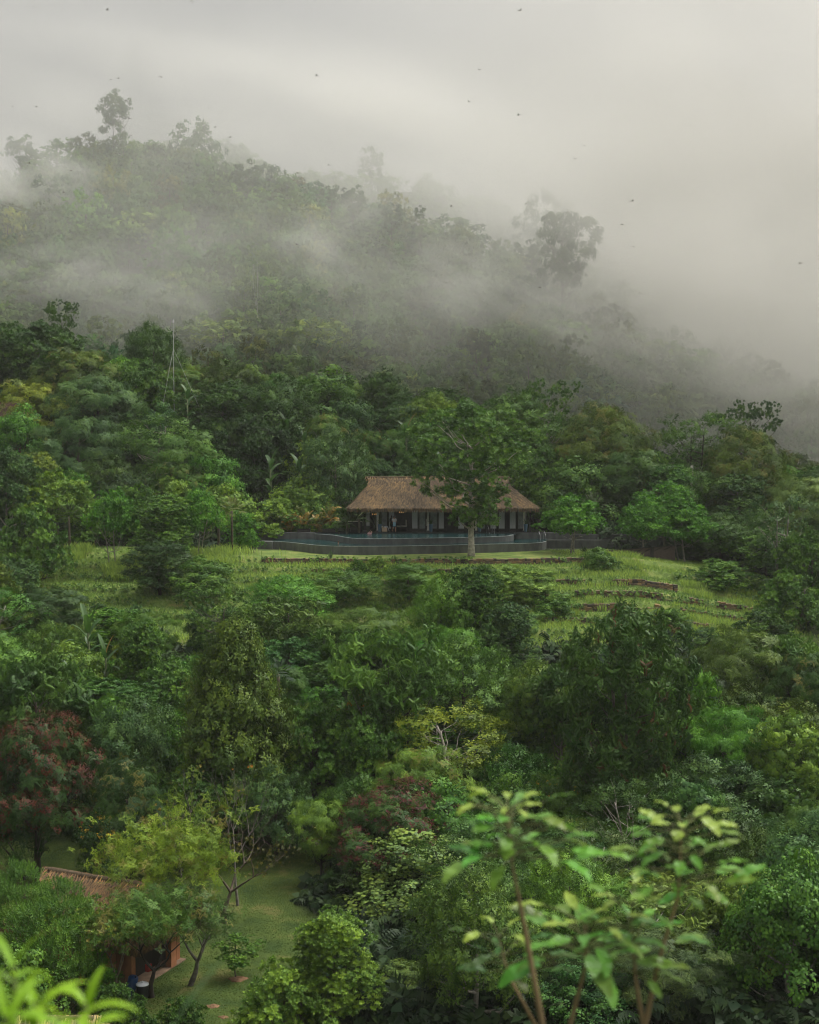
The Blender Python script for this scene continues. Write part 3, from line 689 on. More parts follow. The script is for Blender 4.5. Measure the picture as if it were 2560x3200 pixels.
while k < 230 and tries < 9000:
    tries += 1
    D = 222 + 130 * random.random() ** 1.2; x = random.uniform(-.31, .31) * D; r = random.uniform(3.4, 6.0)
    if any((x - a) ** 2 + (D - b) ** 2 < (.8 * (r + c)) ** 2 for a, b, c in focc): continue
    g = gz(x, D); h = random.uniform(8, 13); px, py = proj((x, D, g + h * .7))
    if py < 300: continue
    key = random.choice(['far1', 'far2', 'far3', 'far4', 'far1']); c = random.choice(['dk', 'md', 'md', 'lt', 'bl', 'br'])
    focc.append((x, D, r))
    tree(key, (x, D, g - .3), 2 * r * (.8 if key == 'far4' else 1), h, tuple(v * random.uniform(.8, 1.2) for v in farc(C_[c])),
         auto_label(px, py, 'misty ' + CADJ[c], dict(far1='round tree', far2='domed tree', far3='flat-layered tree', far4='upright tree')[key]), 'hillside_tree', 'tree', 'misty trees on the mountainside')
    k += 1
# the wood between and behind them, one mass
def far_wood():
    rng = np.random.default_rng(77); Vs, Ts = [], []
    qs = [crown(1.0, 7.5, 4.2, sh, nc=36, rc=1.1, ns=6, tpl='clump', size=1.15, flat=.5, seed=s, inner=.1)[:2] for sh, s in (('dome', 1), ('round', 2), ('umb', 3), ('dome', 4))]
    pts = []
    for i in range(2100):
        D = 225 + 330 * rng.random() ** 1.3; x = rng.uniform(-.36, .36) * D
        pts.append((x, D))
    pts = np.array(pts); zz = terrain(pts[:, 0], pts[:, 1])
    for i, (x, D) in enumerate(pts):
        q, t = qs[rng.integers(4)]; a = rng.uniform(0, 2 * PI); s = rng.uniform(.7, 1.3); h = rng.uniform(.65, 1.15)
        R = np.array([[math.cos(a), -math.sin(a), 0], [math.sin(a), math.cos(a), 0], [0, 0, 1]])
        Vs.append((q @ R.T) * np.array([s, s, h]) + np.array([x, D, zz[i] - .5])); Ts.append(np.clip(t * .6 + rng.uniform(-.1, .5), 0, 1))
    me = mesh_quads('far_forest', np.concatenate(Vs), np.concatenate(Ts), None, M_FAR)
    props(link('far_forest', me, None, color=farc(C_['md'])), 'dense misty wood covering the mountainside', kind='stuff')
far_wood()
# undergrowth: low leafy cover on the forest floor
def undergrowth():
    rng = np.random.default_rng(78); n = 9000
    D = np.concatenate([rng.uniform(66, 160, n), rng.uniform(160, 225, n)]); x = rng.uniform(-.33, .33, 2 * n) * D
    lw = lawn_w(x, D); mw = meadow_w(x, D)
    ok = (lw < .15) & (mw < .3) & ~((np.abs(x) < 20) & (D > 143) & (D < 173)) & ~((x < -9) & (x > -18) & (D < 76))
    ok &= ~((x < 22) & (x > -18) & (D > 146) & (D < 158))
    x, D = x[ok], D[ok]; z = terrain(x, D) + rng.uniform(0, 1.6, len(x)) * rng.random(len(x))
    A = rng.normal(size=(len(x), 3)) * .5 + np.array([0, -.3, 1])
    out = [[], []]
    for tp in ('broad', 'round', 'bigleaf', 'frond'):
        s = rng.random(len(x)) < .6
        q, t, _ = sprigs(np.stack([x, D, z], -1)[s] + rng.normal(size=(s.sum(), 3)) * np.array([.4, .4, .1]), A[s], rng.uniform(1.2, 2.4, s.sum()), rng.uniform(.1, .8, s.sum()), tp, rng)
        out[0].append(q); out[1].append(t)
    me = mesh_quads('undergrowth', np.concatenate(out[0]), np.concatenate(out[1]), None, M_LEAF)
    props(link('undergrowth', me, None, color=(.035, .068, .026)), 'tangled dark undergrowth on the forest floor', kind='stuff')
undergrowth()
# ------------------------------------------------------------------ special trees
proto('lawn', 3.4, 14.4, 4.6, .30, shape='umb', nc=112, rc=.9, ns=19, tpl='broad', size=1.0, flat=.6, nl=34, seed=61, start=.8, stem_top=.7, inner=.12, lean=.15)
RED = (.10, .028, .02)
proto('redpod', 2.0, 10, 4.6, .3, shape='dome', nc=150, rc=1.0, ns=12, tpl='feather', size=.8, flat=.5, nl=20, seed=62,
      extra=[('seed_pods', M_POD, RED, .75, 'fine', .85, 3.0, 20)])
proto('redtip', 2.5, 17, 4.9, .28, mat=M_LEAFO, shape='mush', nc=170, rc=1.05, ns=13, tpl='frond', size=.85, flat=.7, droop=.45, nl=34, seed=63, multi=2, inner=.25,
      extra=[('young_leaves', M_POD, (.19, .065, .03), .75, 'fine', .26, 5.0, 2)])
proto('droop', 2.0, 11, 4.6, .25, shape='umb', nc=60, rc=1.2, ns=9, tpl='frond', size=1.4, flat=.4, droop=.3, nl=24, seed=64, inner=.1,
      extra=[('young_leaves', M_POD, (.10, .040, .020), .5, 'fine', .32, 5.0, 2)])
proto('blossom', 2.0, 9.6, 4.3, .2, shape='dome', nc=100, rc=1.0, ns=18, tpl='broad', size=.9, nl=16, seed=65,
      extra=[('blossoms', M_FLOWER, (.42, .17, .02), .35, 'round', .55, 6.5, 5)])
proto('yflower', 1.0, 9, 3.2, .12, shape='col', nc=60, rc=.8, ns=14, tpl='broad', size=.75, nl=16, seed=66, multi=2,
      extra=[('blossoms', M_FLOWER, (.55, .36, .03), .22, 'round', .62, 5.0, 6)])
SPEC = [
 ('lawn', 1475, 1262, 400, 146, 'md', 'lone tall tree with straight pale trunk on the lawn edge before the pool', 'broadleaf_tree', (.42, .38, .31), None),
 ('redpod', 110, 2235, 430, 88, 'vd', 'dark tree covered in reddish brown seed pods with yellow flowers', 'flame_tree', BARK_D, (.085, .020, .010)),
 ('redpod', 1230, 2450, 470, 87, 'dk', 'wine-red podded tree behind the round-leaved pale tree', 'flame_tree', BARK_D, (.075, .014, .014)),
 ('redtip', 1960, 1925, 400, 91, 'dk', 'very tall dark tree with drooping leaf fronds and rust-red tips', 'drooping_tree', BARK_M, None),
 ('droop', 1760, 2080, 210, 99, 'dk', 'side tree with drooping dark fronds leaning on the red-tipped giant', 'drooping_tree', BARK_M, None),
 ('droop', 110, 2070, 330, 97, 'dk', 'dark palm-like tree of long drooping leaves with rusty tips above the red-podded tree', 'drooping_tree', BARK_D, None),
 ('droop', 2480, 1990, 200, 106, 'md', 'tree of drooping sprays with rusty tips at the forest margin', 'drooping_tree', BARK_D, None),
 ('blossom', 1165, 2165, 330, 99, 'md', 'green tree with orange blossom sprays on its top', 'blossoming_tree', BARK_D, None),
 ('yflower', 1780, 2365, 210, 93, 'md', 'tree with bright yellow flower clusters in front of the red-tipped giant', 'blossoming_tree', BARK_D, None),
 ('yflower', 1680, 2420, 130, 91, 'md', 'small tree with orange-yellow flower clusters', 'blossoming_tree', BARK_D, (.5, .26, .03)),
 ('yflower', 310, 2520, 170, 84, 'vd', 'dark shrubby tree dotted with small yellow flowers beside the red-podded tree', 'blossoming_tree', BARK_D, (.5, .33, .02)),
]
for (k, px, py, w, D, c, lab, nm, bk, ec) in SPEC:
    p = at(px, py, D); g = gz(p.x, D)
    tree(k, (p.x, D, g - .15), w / F * D, p.z - g, C_[c], lab, nm, 'tree', bark=bk, exc=ec, rz=1.0)

# half-bare yellow tree: real branching
def branchy(base, h, r, seed, depth=4, spread=.55, n0=3):
    rng = random.Random(seed); mb = MB(); tips = []
    def grow(p, d, ln, r, dep):
        pts = [p]; q = p.copy(); dd = d.copy()
        for i in range(4):
            dd = (dd + Vector((rng.gauss(0, .12), rng.gauss(0, .12), .06))).normalized(); q = q + dd * ln / 4; pts.append(q.copy())
        mb.tube(pts, [r * (1 - .14 * i) for i in range(5)], 7 if dep > 2 else 5, cap=dep == 0)
        if dep == 0: tips.append(q.copy()); return
        if dep <= 2: tips.append(q.copy())
        k = n0 if dep >= depth - 1 else rng.choice([2, 2, 3])
        a0 = rng.uniform(0, 6.28)
        for i in range(k):
            a = a0 + i * 2 * PI / k + rng.gauss(0, .3); s = spread * rng.uniform(.7, 1.3)
            nd = (dd + Vector((math.cos(a) * s, math.sin(a) * s, rng.uniform(-.05, .15)))).normalized()
            grow(q, nd, ln * rng.uniform(.62, .88), r * .5, dep - 1)
    grow(Vector(base), Vector((.05, 0, 1)), h * .36, r, depth)
    return mb, tips
def leafed(name, px, py, D, width, seed, col, lab, bark, frac, n, tpl='feather', size=.7, depth=5, spread=.6, mat=M_LEAFY, rad=.45, cat='tree', low=1.0):
    p = at(px, py, D); g = gz(p.x, D); H = p.z - g
    e = empty(name, (p.x, D, g - .1)); props(e, lab, cat)
    mb, tips = branchy((0, 0, 0), H, .16, seed, depth, spread)
    T = np.array([list(t) for t in tips]); k = H / T[:, 2].max(); kx = (width / F * D / 2) / np.percentile(np.abs(T[:, :2]).max(1), 92)
    mb.v = [(v[0] * kx, v[1] * kx, v[2] * k) for v in mb.v]; T = T * np.array([kx, kx, k])
    mb.build('trunk', M_BARK, e, True, color=bark)
    rng = np.random.default_rng(seed)
    T = T[T[:, 2] < H * low]
    T = T[rng.random(len(T)) < frac]
    P = np.repeat(T, n, 0) + rng.normal(size=(len(T) * n, 3)) * rad * np.array([1, 1, .6])
    tint = np.repeat(rng.uniform(.15, .85, len(T)), n)
    q, t, a = sprigs(P, nrmv(rng.normal(size=P.shape) + np.array([0, 0, .5])), size * rng.uniform(.7, 1.2, len(P)), tint, tpl, rng)
    link('crown', mesh_quads('crown', q, t, a, mat), None, e, col)
    return e
leafed('half_bare_tree', 545, 2440, 79, 480, 5, (.17, .27, .03), 'half-bare dark-stemmed tree with yellow-green feathery leaves beside the thatched hut', BARK_D, .6, 12, size=.45, low=.84, rad=.85)
leafed('half_bare_tree', 700, 2560, 81, 420, 9, (.075, .080, .020), 'sparse brownish tree spreading bare twigs over the lawn', (.10, .075, .05), .5, 6, tpl='broad', size=.45, depth=5, spread=.8, low=.8)
leafed('bare_tree', 740, 2380, 84, 220, 12, (.30, .16, .03), 'bare pale-twigged tree with a few orange leaves', (.17, .15, .125), .06, 3, tpl='broad', size=.4, depth=4)
leafed('bare_tree', 560, 2400, 83, 200, 14, (.18, .16, .04), 'thin leafless grey tree behind the half-bare yellow tree', (.25, .22, .19), .05, 3, tpl='broad', size=.4, depth=4)
leafed('sapling', 350, 2840, 69, 220, 21, (.20, .26, .05), 'young yellowish tree in front of the hut roof', (.16, .12, .08), .7, 6, tpl='broad', size=.35, depth=4, rad=.3)
leafed('sapling', 290, 2830, 69.5, 240, 31, (.16, .24, .04), 'yellow-green young tree leaning over the hut ridge', (.16, .12, .08), .7, 8, tpl='broad', size=.38, depth=5, rad=.5)
leafed('sapling', 590, 2780, 72, 230, 23, (.045, .075, .022), 'mottled grey-trunked tree below the half-bare yellow tree', (.16, .14, .12), .5, 6, tpl='feather', size=.5, depth=4, rad=.35)
leafed('sapling', 470, 2790, 70.5, 300, 27, (.075, .16, .03), 'dark wet-trunked tree dripping with ferny leaves beside the hut pillars', BARK_D, .6, 9, tpl='feather', size=.45, depth=5, rad=.7)

# ------------------------------------------------------------------ big single leaves, palms, bananas
M_BANANA = leaf_mat('banana_leaf', rough=.4, spec=.5, trans=.35)
M_PALM = leaf_mat('palm_leaf', rough=.45, spec=.4, trans=.3)
def blade(base, az, el, ln, wd, droop, seg=8, fold=.25, shape='lance'):
    """arched leaf strip: 2 quads wide"""
    p = Vector(base); d = Vector((math.cos(az) * math.cos(el), math.sin(az) * math.cos(el), math.sin(el)))
    side = Vector((-math.sin(az), math.cos(az), 0)); rows = []
    for i in range(seg + 1):
        t = i / seg
        w = wd * (math.sin(PI * min(1, t * .93 + .05)) ** .7 if shape == 'lance' else min(1, t * 6 + .1) * (1 - t ** 4) ** .5) / 2
        n = side.cross(d).normalized()
        rows.append((p - side * w + n * -abs(w) * fold, p.copy(), p + side * w + n * -abs(w) * fold))
        p = p + d * (ln / seg); d = (d + Vector((0, 0, -droop / seg))).normalized()
    Q = []
    for i in range(seg):
        a, b = rows[i], rows[i + 1]
        Q.append([a[0], a[1], b[1], b[0]]); Q.append([a[1], a[2], b[2], b[1]])
    return np.array([[list(v) for v in q] for q in Q])
def tinted(name, Ql, mat, par, col, rng):
    V = np.concatenate(Ql); t = np.concatenate([np.full(len(q), rng.uniform(.2, .8)) for q in Ql])
    return link(name, mesh_quads(name, V, t, None, mat), None, par, col)
def banana(px, py, D, h, lab, col=(.05, .12, .028), seed=1, n=9):
    rng = random.Random(seed); p = at(px, py, D); g = gz(p.x, D)
    e = empty('banana_plant', (p.x, D, g - .1)); props(e, lab, 'banana plant')
    H = max(p.z - g, 2.5); LL = 2.2 * h
    MB().tube([(0, 0, 0), (.03, 0, H * .3), (0, 0, H - LL * .72)], [.17, .14, .08], 8).build('stem', M_BARK, e, True, color=(.10, .13, .05))
    for i in range(n):
        az = i * 2.4 + rng.uniform(-.3, .3); el = 1.3 - .9 * i / n
        q = blade((math.cos(az) * .05, math.sin(az) * .05, (H - LL * .75) * (1 - .55 * (i / n) ** 1.3)), az, el, LL * rng.uniform(.8, 1.15), .5 * h, rng.uniform(.7, 1.6), 9, .3, 'b')
        link('leaf', mesh_quads('leaf', q, np.full(len(q), rng.uniform(.3, .8)), None, M_BANANA), None, e, col if rng.random() > .04 else (.25, .20, .05))
banana(895, 1275, 175, 1.1, 'tall banana plant with broad torn leaves on the slope above the golden palms', seed=2)
banana(845, 1400, 166, 1.1, 'banana plant with hanging leaves below the tall banana plant', seed=3)
banana(935, 1410, 166, 1.1, 'banana plant drooping over the dark bank', seed=4)
banana(585, 1180, 178, 1.0, 'banana plant with one yellow leaf on the upper slope', seed=5)
banana(1270, 1300, 176, 1.1, 'banana plant behind the thatched roof', seed=6)
banana(1380, 1385, 169, 1.2, 'banana plant with large arching leaf beside the roof ridge', seed=7)
banana(950, 1320, 176, 1.1, 'banana plant half buried in the trees uphill of the golden palms', seed=17)
banana(275, 1900, 113, 1.0, 'banana plant with one upright pale leaf on the lower slope', seed=8, n=13)
banana(330, 1985, 110, .8, 'smaller banana plant beside the one with the upright leaf', seed=9)
banana(225, 2060, 106, .8, 'banana plant tucked below the upright-leafed one', seed=10)
banana(940, 1065, 232, 1.6, 'misty banana plant at the foot of the mountain', seed=11, col=(.09, .14, .05))
banana(1010, 1090, 232, 1.5, 'second misty banana plant, downhill of the first', seed=12, col=(.09, .14, .05))
banana(320, 2230, 98, .9, 'banana plant between the red-podded tree and the greyish glossy tree', seed=13)
def fan_palm(px, py, D, lab, col=(.075, .13, .035), seed=1, r=1.0, n=16, skirt=False, basez=None):
    rng = random.Random(seed); p = at(px, py, D); g = gz(p.x, D) if basez is None else basez
    e = empty('fan_palm', (p.x, D, g)); props(e, lab, 'palm'); H = max(p.z - g, .8) - r * .55
    H = max(H, .35)
    MB().tube([(0, 0, -.1), (.03, 0, H * .5), (0, 0, H)], [.16, .13, .12], 8).build('trunk', M_BARK, e, True, color=(.11, .09, .06))
    Ql = []; nr = np.random.default_rng(seed)
    for i in range(n):
        az = i * 2.4; el = 1.35 - 1.7 * (i / n) if not skirt else 1.2 - 2.4 * i / n
        d = Vector((math.cos(az) * math.cos(el), math.sin(az) * math.cos(el), math.sin(el))); c = Vector((0, 0, H)) + d * r * .55
        s = Vector((-math.sin(az), math.cos(az), 0))
        for k in range(13):
            a = -1.25 + 2.5 * k / 12; dd = (d * math.cos(a) + s * math.sin(a)).normalized(); ln = r * .75 * (1 - .25 * abs(a) / 1.25)
            w = dd.cross(Vector((0, 0, 1))); w = w.normalized() * .035 * r if w.length > .05 else s * .03
            tip = c + dd * ln - Vector((0, 0, ln * .22)); mid = c + dd * ln * .55
            Ql.append(np.array([[list(c), list(mid + w), list(tip), list(mid - w)]]))
        st = d.cross(s).normalized() * .015; Ql.append(np.array([[[0, 0, H], list(c * .5 + Vector((0, 0, H)) * .5 + s * .02), list(c), list(c * .5 + Vector((0, 0, H)) * .5 - s * .02)]]))
    tinted('crown', Ql, M_PALM, e, col, nr)
fan_palm(724, 1572, 149, 'large fan palm with bright yellowish leaves near the pool end', (.15, .19, .05), 1, 1.5, 16)
fan_palm(682, 1612, 150, 'smaller fan palm with pale leaves leaning beside the large one', (.13, .17, .05), 2, 1.0, 12)
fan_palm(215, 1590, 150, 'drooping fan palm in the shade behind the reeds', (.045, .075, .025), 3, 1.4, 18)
fan_palm(2050, 1540, 162, 'fan palm with a skirt of dry leaves behind the pale-trunked trees', (.085, .11, .045), 4, 2.0, 26, True)
fan_palm(1855, 1555, 160, 'dark fan palm half hidden behind the small bright tree', (.05, .08, .03), 6, 1.6, 18)
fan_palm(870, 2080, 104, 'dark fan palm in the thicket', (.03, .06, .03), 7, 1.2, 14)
#fan_palm(915, 2510, 86, 'shaded fan palm under the willow-leaved tree', (.03, .06, .025), 8, 1.1, 14)
fan_palm(1122, 1600, 157.4, 'potted fan palm under the porch eave', (.08, .14, .04), 9, 1.3, 14, basez=-12.5)
fan_palm(1085, 1622, 157.2, 'leafy fan palm at the corner of the porch', (.07, .13, .04), 10, 1.0, 14, basez=-12.6)
fan_palm(1060, 1640, 157.4, 'low fan palm beside the porch planters', (.06, .11, .035), 11, .8, 12, basez=-12.6)
def feather_palm(px, py, D, lab, cols, seed=1, n=16, ln=1.5):
    rng = random.Random(seed); nr = np.random.default_rng(seed); p = at(px, py, D); g = gz(p.x, D); H = p.z - g
    e = empty('feather_palm', (p.x, D, g)); props(e, lab, 'palm')
    mb = MB()
    for i in range(4):
        a = i * 1.6 + .3; mb.tube([(math.cos(a) * .12, math.sin(a) * .12, -.1), (math.cos(a) * .3, math.sin(a) * .3, H * .55)], [.06, .045], 6)
    mb.build('stem', M_BARK, e, True, color=(.22, .17, .06))
    for i in range(n):
        az = i * 2.4 + rng.uniform(-.3, .3); el = rng.uniform(.85, 1.45); Q = []
        pp = Vector((math.cos(az) * .25, math.sin(az) * .25, H * rng.uniform(.25, .62))); d = Vector((math.cos(az) * math.cos(el), math.sin(az) * math.cos(el), math.sin(el))); s = Vector((-math.sin(az), math.cos(az), 0))
        L = ln * rng.uniform(.7, 1.1)
        for k in range(14):
            t = k / 14
            for sg in (-1, 1):
                dd = (s * sg * .9 + d * .6 + Vector((0, 0, -.15))).normalized(); l_ = .46 * math.sin(PI * (t * .85 + .12)); w = d * .085
                Q.append([list(pp), list(pp + dd * l_ * .5 + w), list(pp + dd * l_ - Vector((0, 0, .12))), list(pp + dd * l_ * .5 - w)])
            pp = pp + d * L / 14; d = (d + Vector((0, 0, -.13))).normalized()
        link('frond', mesh_quads('frond', np.array(Q), nr.random(len(Q)), None, M_PALM), None, e, rng.choice(cols))
GO = [(.30, .19, .04), (.22, .20, .05), (.12, .17, .04), (.30, .22, .05)]
feather_palm(905, 1590, 158.3, 'golden cane palm with yellow stems over the small planters', GO, 1)
feather_palm(950, 1565, 158.6, 'golden cane palm in the middle of the row by the pool', GO, 2, 18)
feather_palm(1000, 1588, 158.3, 'golden cane palm with drooping yellow fronds', GO, 3)
feather_palm(1027, 1550, 158.8, 'tallest golden palm with orange frond tips next to the porch', GO, 4, 18)
def strappy(px, py, D, lab, col, h, n=26, seed=1, name='strap_leaf_plant', basez=None, w=.07):
    rng = random.Random(seed); nr = np.random.default_rng(seed); p = at(px, py, D); g = gz(p.x, D) if basez is None else basez
    Ql = [blade((rng.gauss(0, .08), rng.gauss(0, .08), 0), rng.uniform(0, 6.28), rng.uniform(.7, 1.5), h * rng.uniform(.7, 1.1), w, rng.uniform(.5, 2.0), 6) for _ in range(n)]
    o = tinted(name, Ql, M_PALM, None, col, nr); o.location = (p.x, D, g); props(o, lab, 'plant'); return o
strappy(745, 1500, 163, 'clump of pale strap leaves on the dark bank', (.09, .13, .05), 4.5, 30, 1, w=.14)
strappy(1100, 1470, 166, 'tall pale reed clump behind the porch roof', (.15, .19, .09), 5.5, 44, 2, w=.13)
strappy(1180, 1500, 164, 'reed clump beside the end of the roof ridge', (.12, .16, .07), 4.0, 30, 3, w=.12)
strappy(1235, 1742, 142.8, 'spiky green plant on the lawn below the pool wall', (.05, .13, .03), .95, 30, 4, w=.08)
strappy(1033, 1738, 143.5, 'small upright spiky plant by the pool wall', (.07, .14, .05), .9, 14, 5, w=.07)
strappy(1825, 1722, 147, 'grassy clump with white flowers by the dark wall', (.04, .075, .025), 1.1, 60, 6, w=.06)

# ------------------------------------------------------------------ meadow grass, reeds, lawn tufts
def grass():
    rng = np.random.default_rng(90)
    def blades(x, y, h, w, tint, lean=.35):
        n = len(x); z = terrain(x, y); a = rng.uniform(0, 2 * PI, n); s = np.stack([np.cos(a), np.sin(a), a * 0], -1) * (w / 2)[:, None]
        b = np.stack([x, y, z - .02], -1); ln = rng.normal(size=(n, 2)) * lean * h[:, None]
        m_ = b + np.stack([ln[:, 0] * .35, ln[:, 1] * .35, h * .6], -1); t = b + np.stack([ln[:, 0], ln[:, 1], h], -1)
        return np.stack([b - s * .6, m_ + s, t, m_ - s], 1), tint
    N1 = 150000; x = rng.uniform(-42, 42, N1); y = rng.uniform(117, 160, N1)
    c = np.minimum(8, 5.5 * ((x - 3) / 38) ** 2); yy = y - c
    mw = meadow_w(x, y); patch = sinnoise(x, y, 3.0, 44)
    ok = (mw > rng.random(N1) * .8 + .1) & ~((yy > 142.2) & (yy < 158) & (x > -18) & (x < 15))
    x, y, yy, patch = x[ok], y[ok], yy[ok], patch[ok]
    h = np.where(yy > 142.6, .12, .22 + .22 * np.clip(patch + .5, 0, 1.6)) * rng.uniform(.6, 1.4, len(x))
    w = np.full(len(x), .075)
    q1, t1 = blades(x, y, h, w, np.clip(.45 + .3 * patch + rng.normal(size=len(x)) * .18, 0, 1))
    # reeds beds
    N2 = 26000; x = np.concatenate([rng.normal(-29, 5, N2), rng.normal(27, 5, N2 // 2), rng.normal(20, 8, N2 // 2)]); y = np.concatenate([rng.uniform(139, 149, N2), rng.uniform(134, 146, N2 // 2), rng.uniform(122, 132, N2 // 2)])
    cl = sinnoise(x, y, 1.6, 46) > .05; ok = cl & (meadow_w(x, y) > .5); x, y = x[ok], y[ok]
    q2, t2 = blades(x, y, np.where(x < 0, 1.0, .6) * rng.uniform(.6, 1.35, len(x)), np.full(len(x), .07), rng.uniform(.3, .9, len(x)), .3)
    me = mesh_quads('meadow_grass', np.concatenate([q1, q2]), np.concatenate([t1, t2]), None, M_GRASS)
    props(link('meadow_grass', me, None, color=(.27, .40, .10)), 'tall wet grass and reeds on the terraced meadow', kind='stuff')
    N3 = 60000; y = rng.uniform(66, 94, N3); x = rng.uniform(-30, 0, N3); ok = lawn_w(x, y) > .3; x, y = x[ok], y[ok]
    patch = sinnoise(x, y, 2.0, 49)
    q3, t3 = blades(x, y, rng.uniform(.03, .09, len(x)), np.full(len(x), .05), np.clip(.4 + .35 * patch, 0, 1), .5)
    props(link('lawn_grass', mesh_quads('lawn_grass', q3, t3, None, M_GRASS), None, color=(.14, .18, .04)), 'short mown grass of the garden lawn', kind='stuff')
    # creepers along the terrace edges
    P = []; 
    for k in range(7):
        xs = rng.uniform(-36, 38, 600 if k < 1 else 1300); cc = np.minimum(8, 5.5 * ((xs - 3) / 38) ** 2)
        ok = sinnoise(xs, xs * 0 + k * 9, 3.5, 60 + k) > -.25; xs, cc = xs[ok], cc[ok]
        ye = 143 - 3.5 * k + cc; zz = terrain(xs, ye + .4)
        P.append(np.stack([xs, ye - rng.uniform(-.2, .9, len(xs)), zz - rng.uniform(-.1, .65, len(xs))], -1))
    P = np.concatenate(P); P = P[meadow_w(P[:, 0], P[:, 1]) > .4]
    q, t, _ = sprigs(P, rng.normal(size=P.shape) * .4 + np.array([0, -.6, .8]), rng.uniform(.35, .9, len(P)), rng.uniform(.1, .9, len(P)), 'broad', rng)
    props(link('ground_cover', mesh_quads('ground_cover', q, t, None, M_LEAF), None, color=(.12, .22, .05)), 'leafy ground cover spilling over the terrace edges', kind='stuff')
grass()
M_STONE = leaf_mat('dry_stone', rough=.9, spec=.2, trans=0.0, lo=.5, hi=1.5)
def stone_wall(k, x0, x1, lab):
    rng = random.Random(500 + k); Q = []; x = x0
    while x < x1:
        w = rng.uniform(.2, .45)
        c = min(8, 5.5 * ((x - 3) / 38) ** 2); ye = 143 - 3.5 * k + c; zt = gz(x, ye + .45) - (.42 if k and math.sin(x * .55 + k * 2.1) + .6 * math.sin(x * 1.7 + k) > .35 else 0)
        z = zt + rng.uniform(-.06, .05)
        while z > zt - .6:
            hh = rng.uniform(.12, .24); ww = rng.uniform(.8, 1.15) * w; yy = ye - .12 - (zt - z) * .5 + rng.uniform(-.06, .06); a = rng.uniform(-.04, .04)
            b = [Vector((x + dx * ww + rng.gauss(0, .02), yy + dy * .3 + rng.gauss(0, .02), z - dz * hh + dx * a + rng.gauss(0, .015))) for dz in (1, 0) for dy in (-1, 1) for dx in (0, 1)]
            for f in ((0, 1, 5, 4), (4, 5, 7, 6), (1, 3, 7, 5), (0, 4, 6, 2), (0, 2, 3, 1)): Q.append([list(b[i]) for i in f])
            z -= hh + .015
        x += w
    n = len(Q) // 5; t = np.repeat(np.random.default_rng(k).random(n), 5)
    o = link('stone_wall', mesh_quads('stone_wall', np.array(Q), t, None, M_STONE), None, None, (.15, .115, .085)); props(o, lab, 'wall', 'dry stone walls of the terraces')
for k, (a, b_, lab) in enumerate([(-15, 20, 'uppermost reddish dry stone wall, just below the pool lawn'), (-12, 12, 'second dry stone terrace wall below the pool'), (-8, 26, 'third dry stone wall, edging the mid terrace'),
     (8, 34, 'fourth dry stone wall crossing the open meadow'), (10, 34, 'fifth dry stone wall below the grassy middle terrace'), (12, 34, 'sixth dry stone wall above the scrub'), ]): stone_wall(k, a, b_, lab)
# earth mounds on the lawn
for (px, py, r, lab) in ((745, 3055, .55, 'small heap of reddish earth beside the lawn sapling'), (668, 3140, .4, 'low mound of bare earth near the bottom of the lawn'), (700, 3175, .3, 'tiny patch of dug earth on the lawn')):
    q = on_z(px, py, -29.2); mb = MB(); rr = random.Random(px)
    pf = [(r * (1 - i / 5) ** .8 * rr.uniform(.9, 1.1), .22 * r * (i / 5)) for i in range(5)] + [(.02, .24 * r)]
    mb.lathe(pf, sides=18); mb.v = [(v[0] * (1 + .2 * math.sin(v[1] * 9)), v[1] * .8, v[2] + rr.gauss(0, .02)) for v in mb.v]
    props(mb.build('earth_heap', MATS.get('earth') or plain('earth', (.24, .14, .08), .95, .1, 8, .4, bump=.6), None, True, loc=(q.x, q.y, gz(q.x, q.y) - .01)), lab, 'earth heap')

# ------------------------------------------------------------------ near saplings (out of focus) and blades
M_NEAR = leaf_mat('near_leaf', rough=.33, spec=.35, trans=.4, lo=.7, hi=1.4)
nearvar = []
for i in range(6):
    rng = random.Random(i); q = blade((0, 0, 0), 0, .25 - .05 * i, 1.0, .34 + .04 * (i % 3), .3 + .13 * i, 8, .15)
    q[..., 2] += .03 * np.sin(q[..., 0] * 14 + i); nearvar.append(mesh_quads('leaf', q, np.linspace(.4, .6, len(q)), None, M_NEAR))
def near_sapling(stem, D, lab, nodes, seed, L=.12, col=(.15, .34, .05), scol=(.24, .17, .08), name='sapling', top=(.33, .46, .08)):
    rng = random.Random(seed); pts = [at(px, py, D + dd) for px, py, dd in stem]; b = pts[0]
    g = gz(b.x, b.y); base = Vector((b.x + .1, b.y, g - .05))
    e = empty(name, base); props(e, lab, 'sapling')
    loc = [Vector((0, 0, 0))] + [p - base for p in pts]; n = len(loc)
    MB().tube(loc, [.012 * (1 - .8 * i / (n - 1)) for i in range(n)], 8).build('stem', M_BARK, e, True, color=scol)
    seg = []
    for k in range(nodes):
        t = k / (nodes - 1); f = (n - 1) * (1 - .42 * (1 - t)) if n > 2 else 1
        f = min(n - 1.001, max(0, (n - 1) - (1 - t) * .95)); i = int(f); p = loc[i].lerp(loc[i + 1], f - i)
        for j in range(4):
            az = k * 2.1 + j * 1.57 + rng.uniform(-.4, .4); pet = L * rng.uniform(.3, 1.5) * (1.25 - .5 * t); up = .12 + .3 * t
            d = Vector((math.cos(az), math.sin(az), up)).normalized(); q = p + d * pet
            MB().tube([p, p.lerp(q, .5) + Vector((0, 0, .008)), q], [.0028, .0022, .0018], 5).build('petiole', M_BARK, e, color=(.12, .13, .04))
            o = link('leaf', nearvar[rng.randrange(6)], None, e, top if t > .82 else tuple(v * rng.uniform(.75, 1.25) for v in col))
            s = L * rng.uniform(.7, 1.15) * (1 - .3 * t); o.location = q; o.scale = (s, s, s); o.rotation_euler = (rng.uniform(-.35, .35), rng.uniform(-.2, .16) - .1 * t, az)
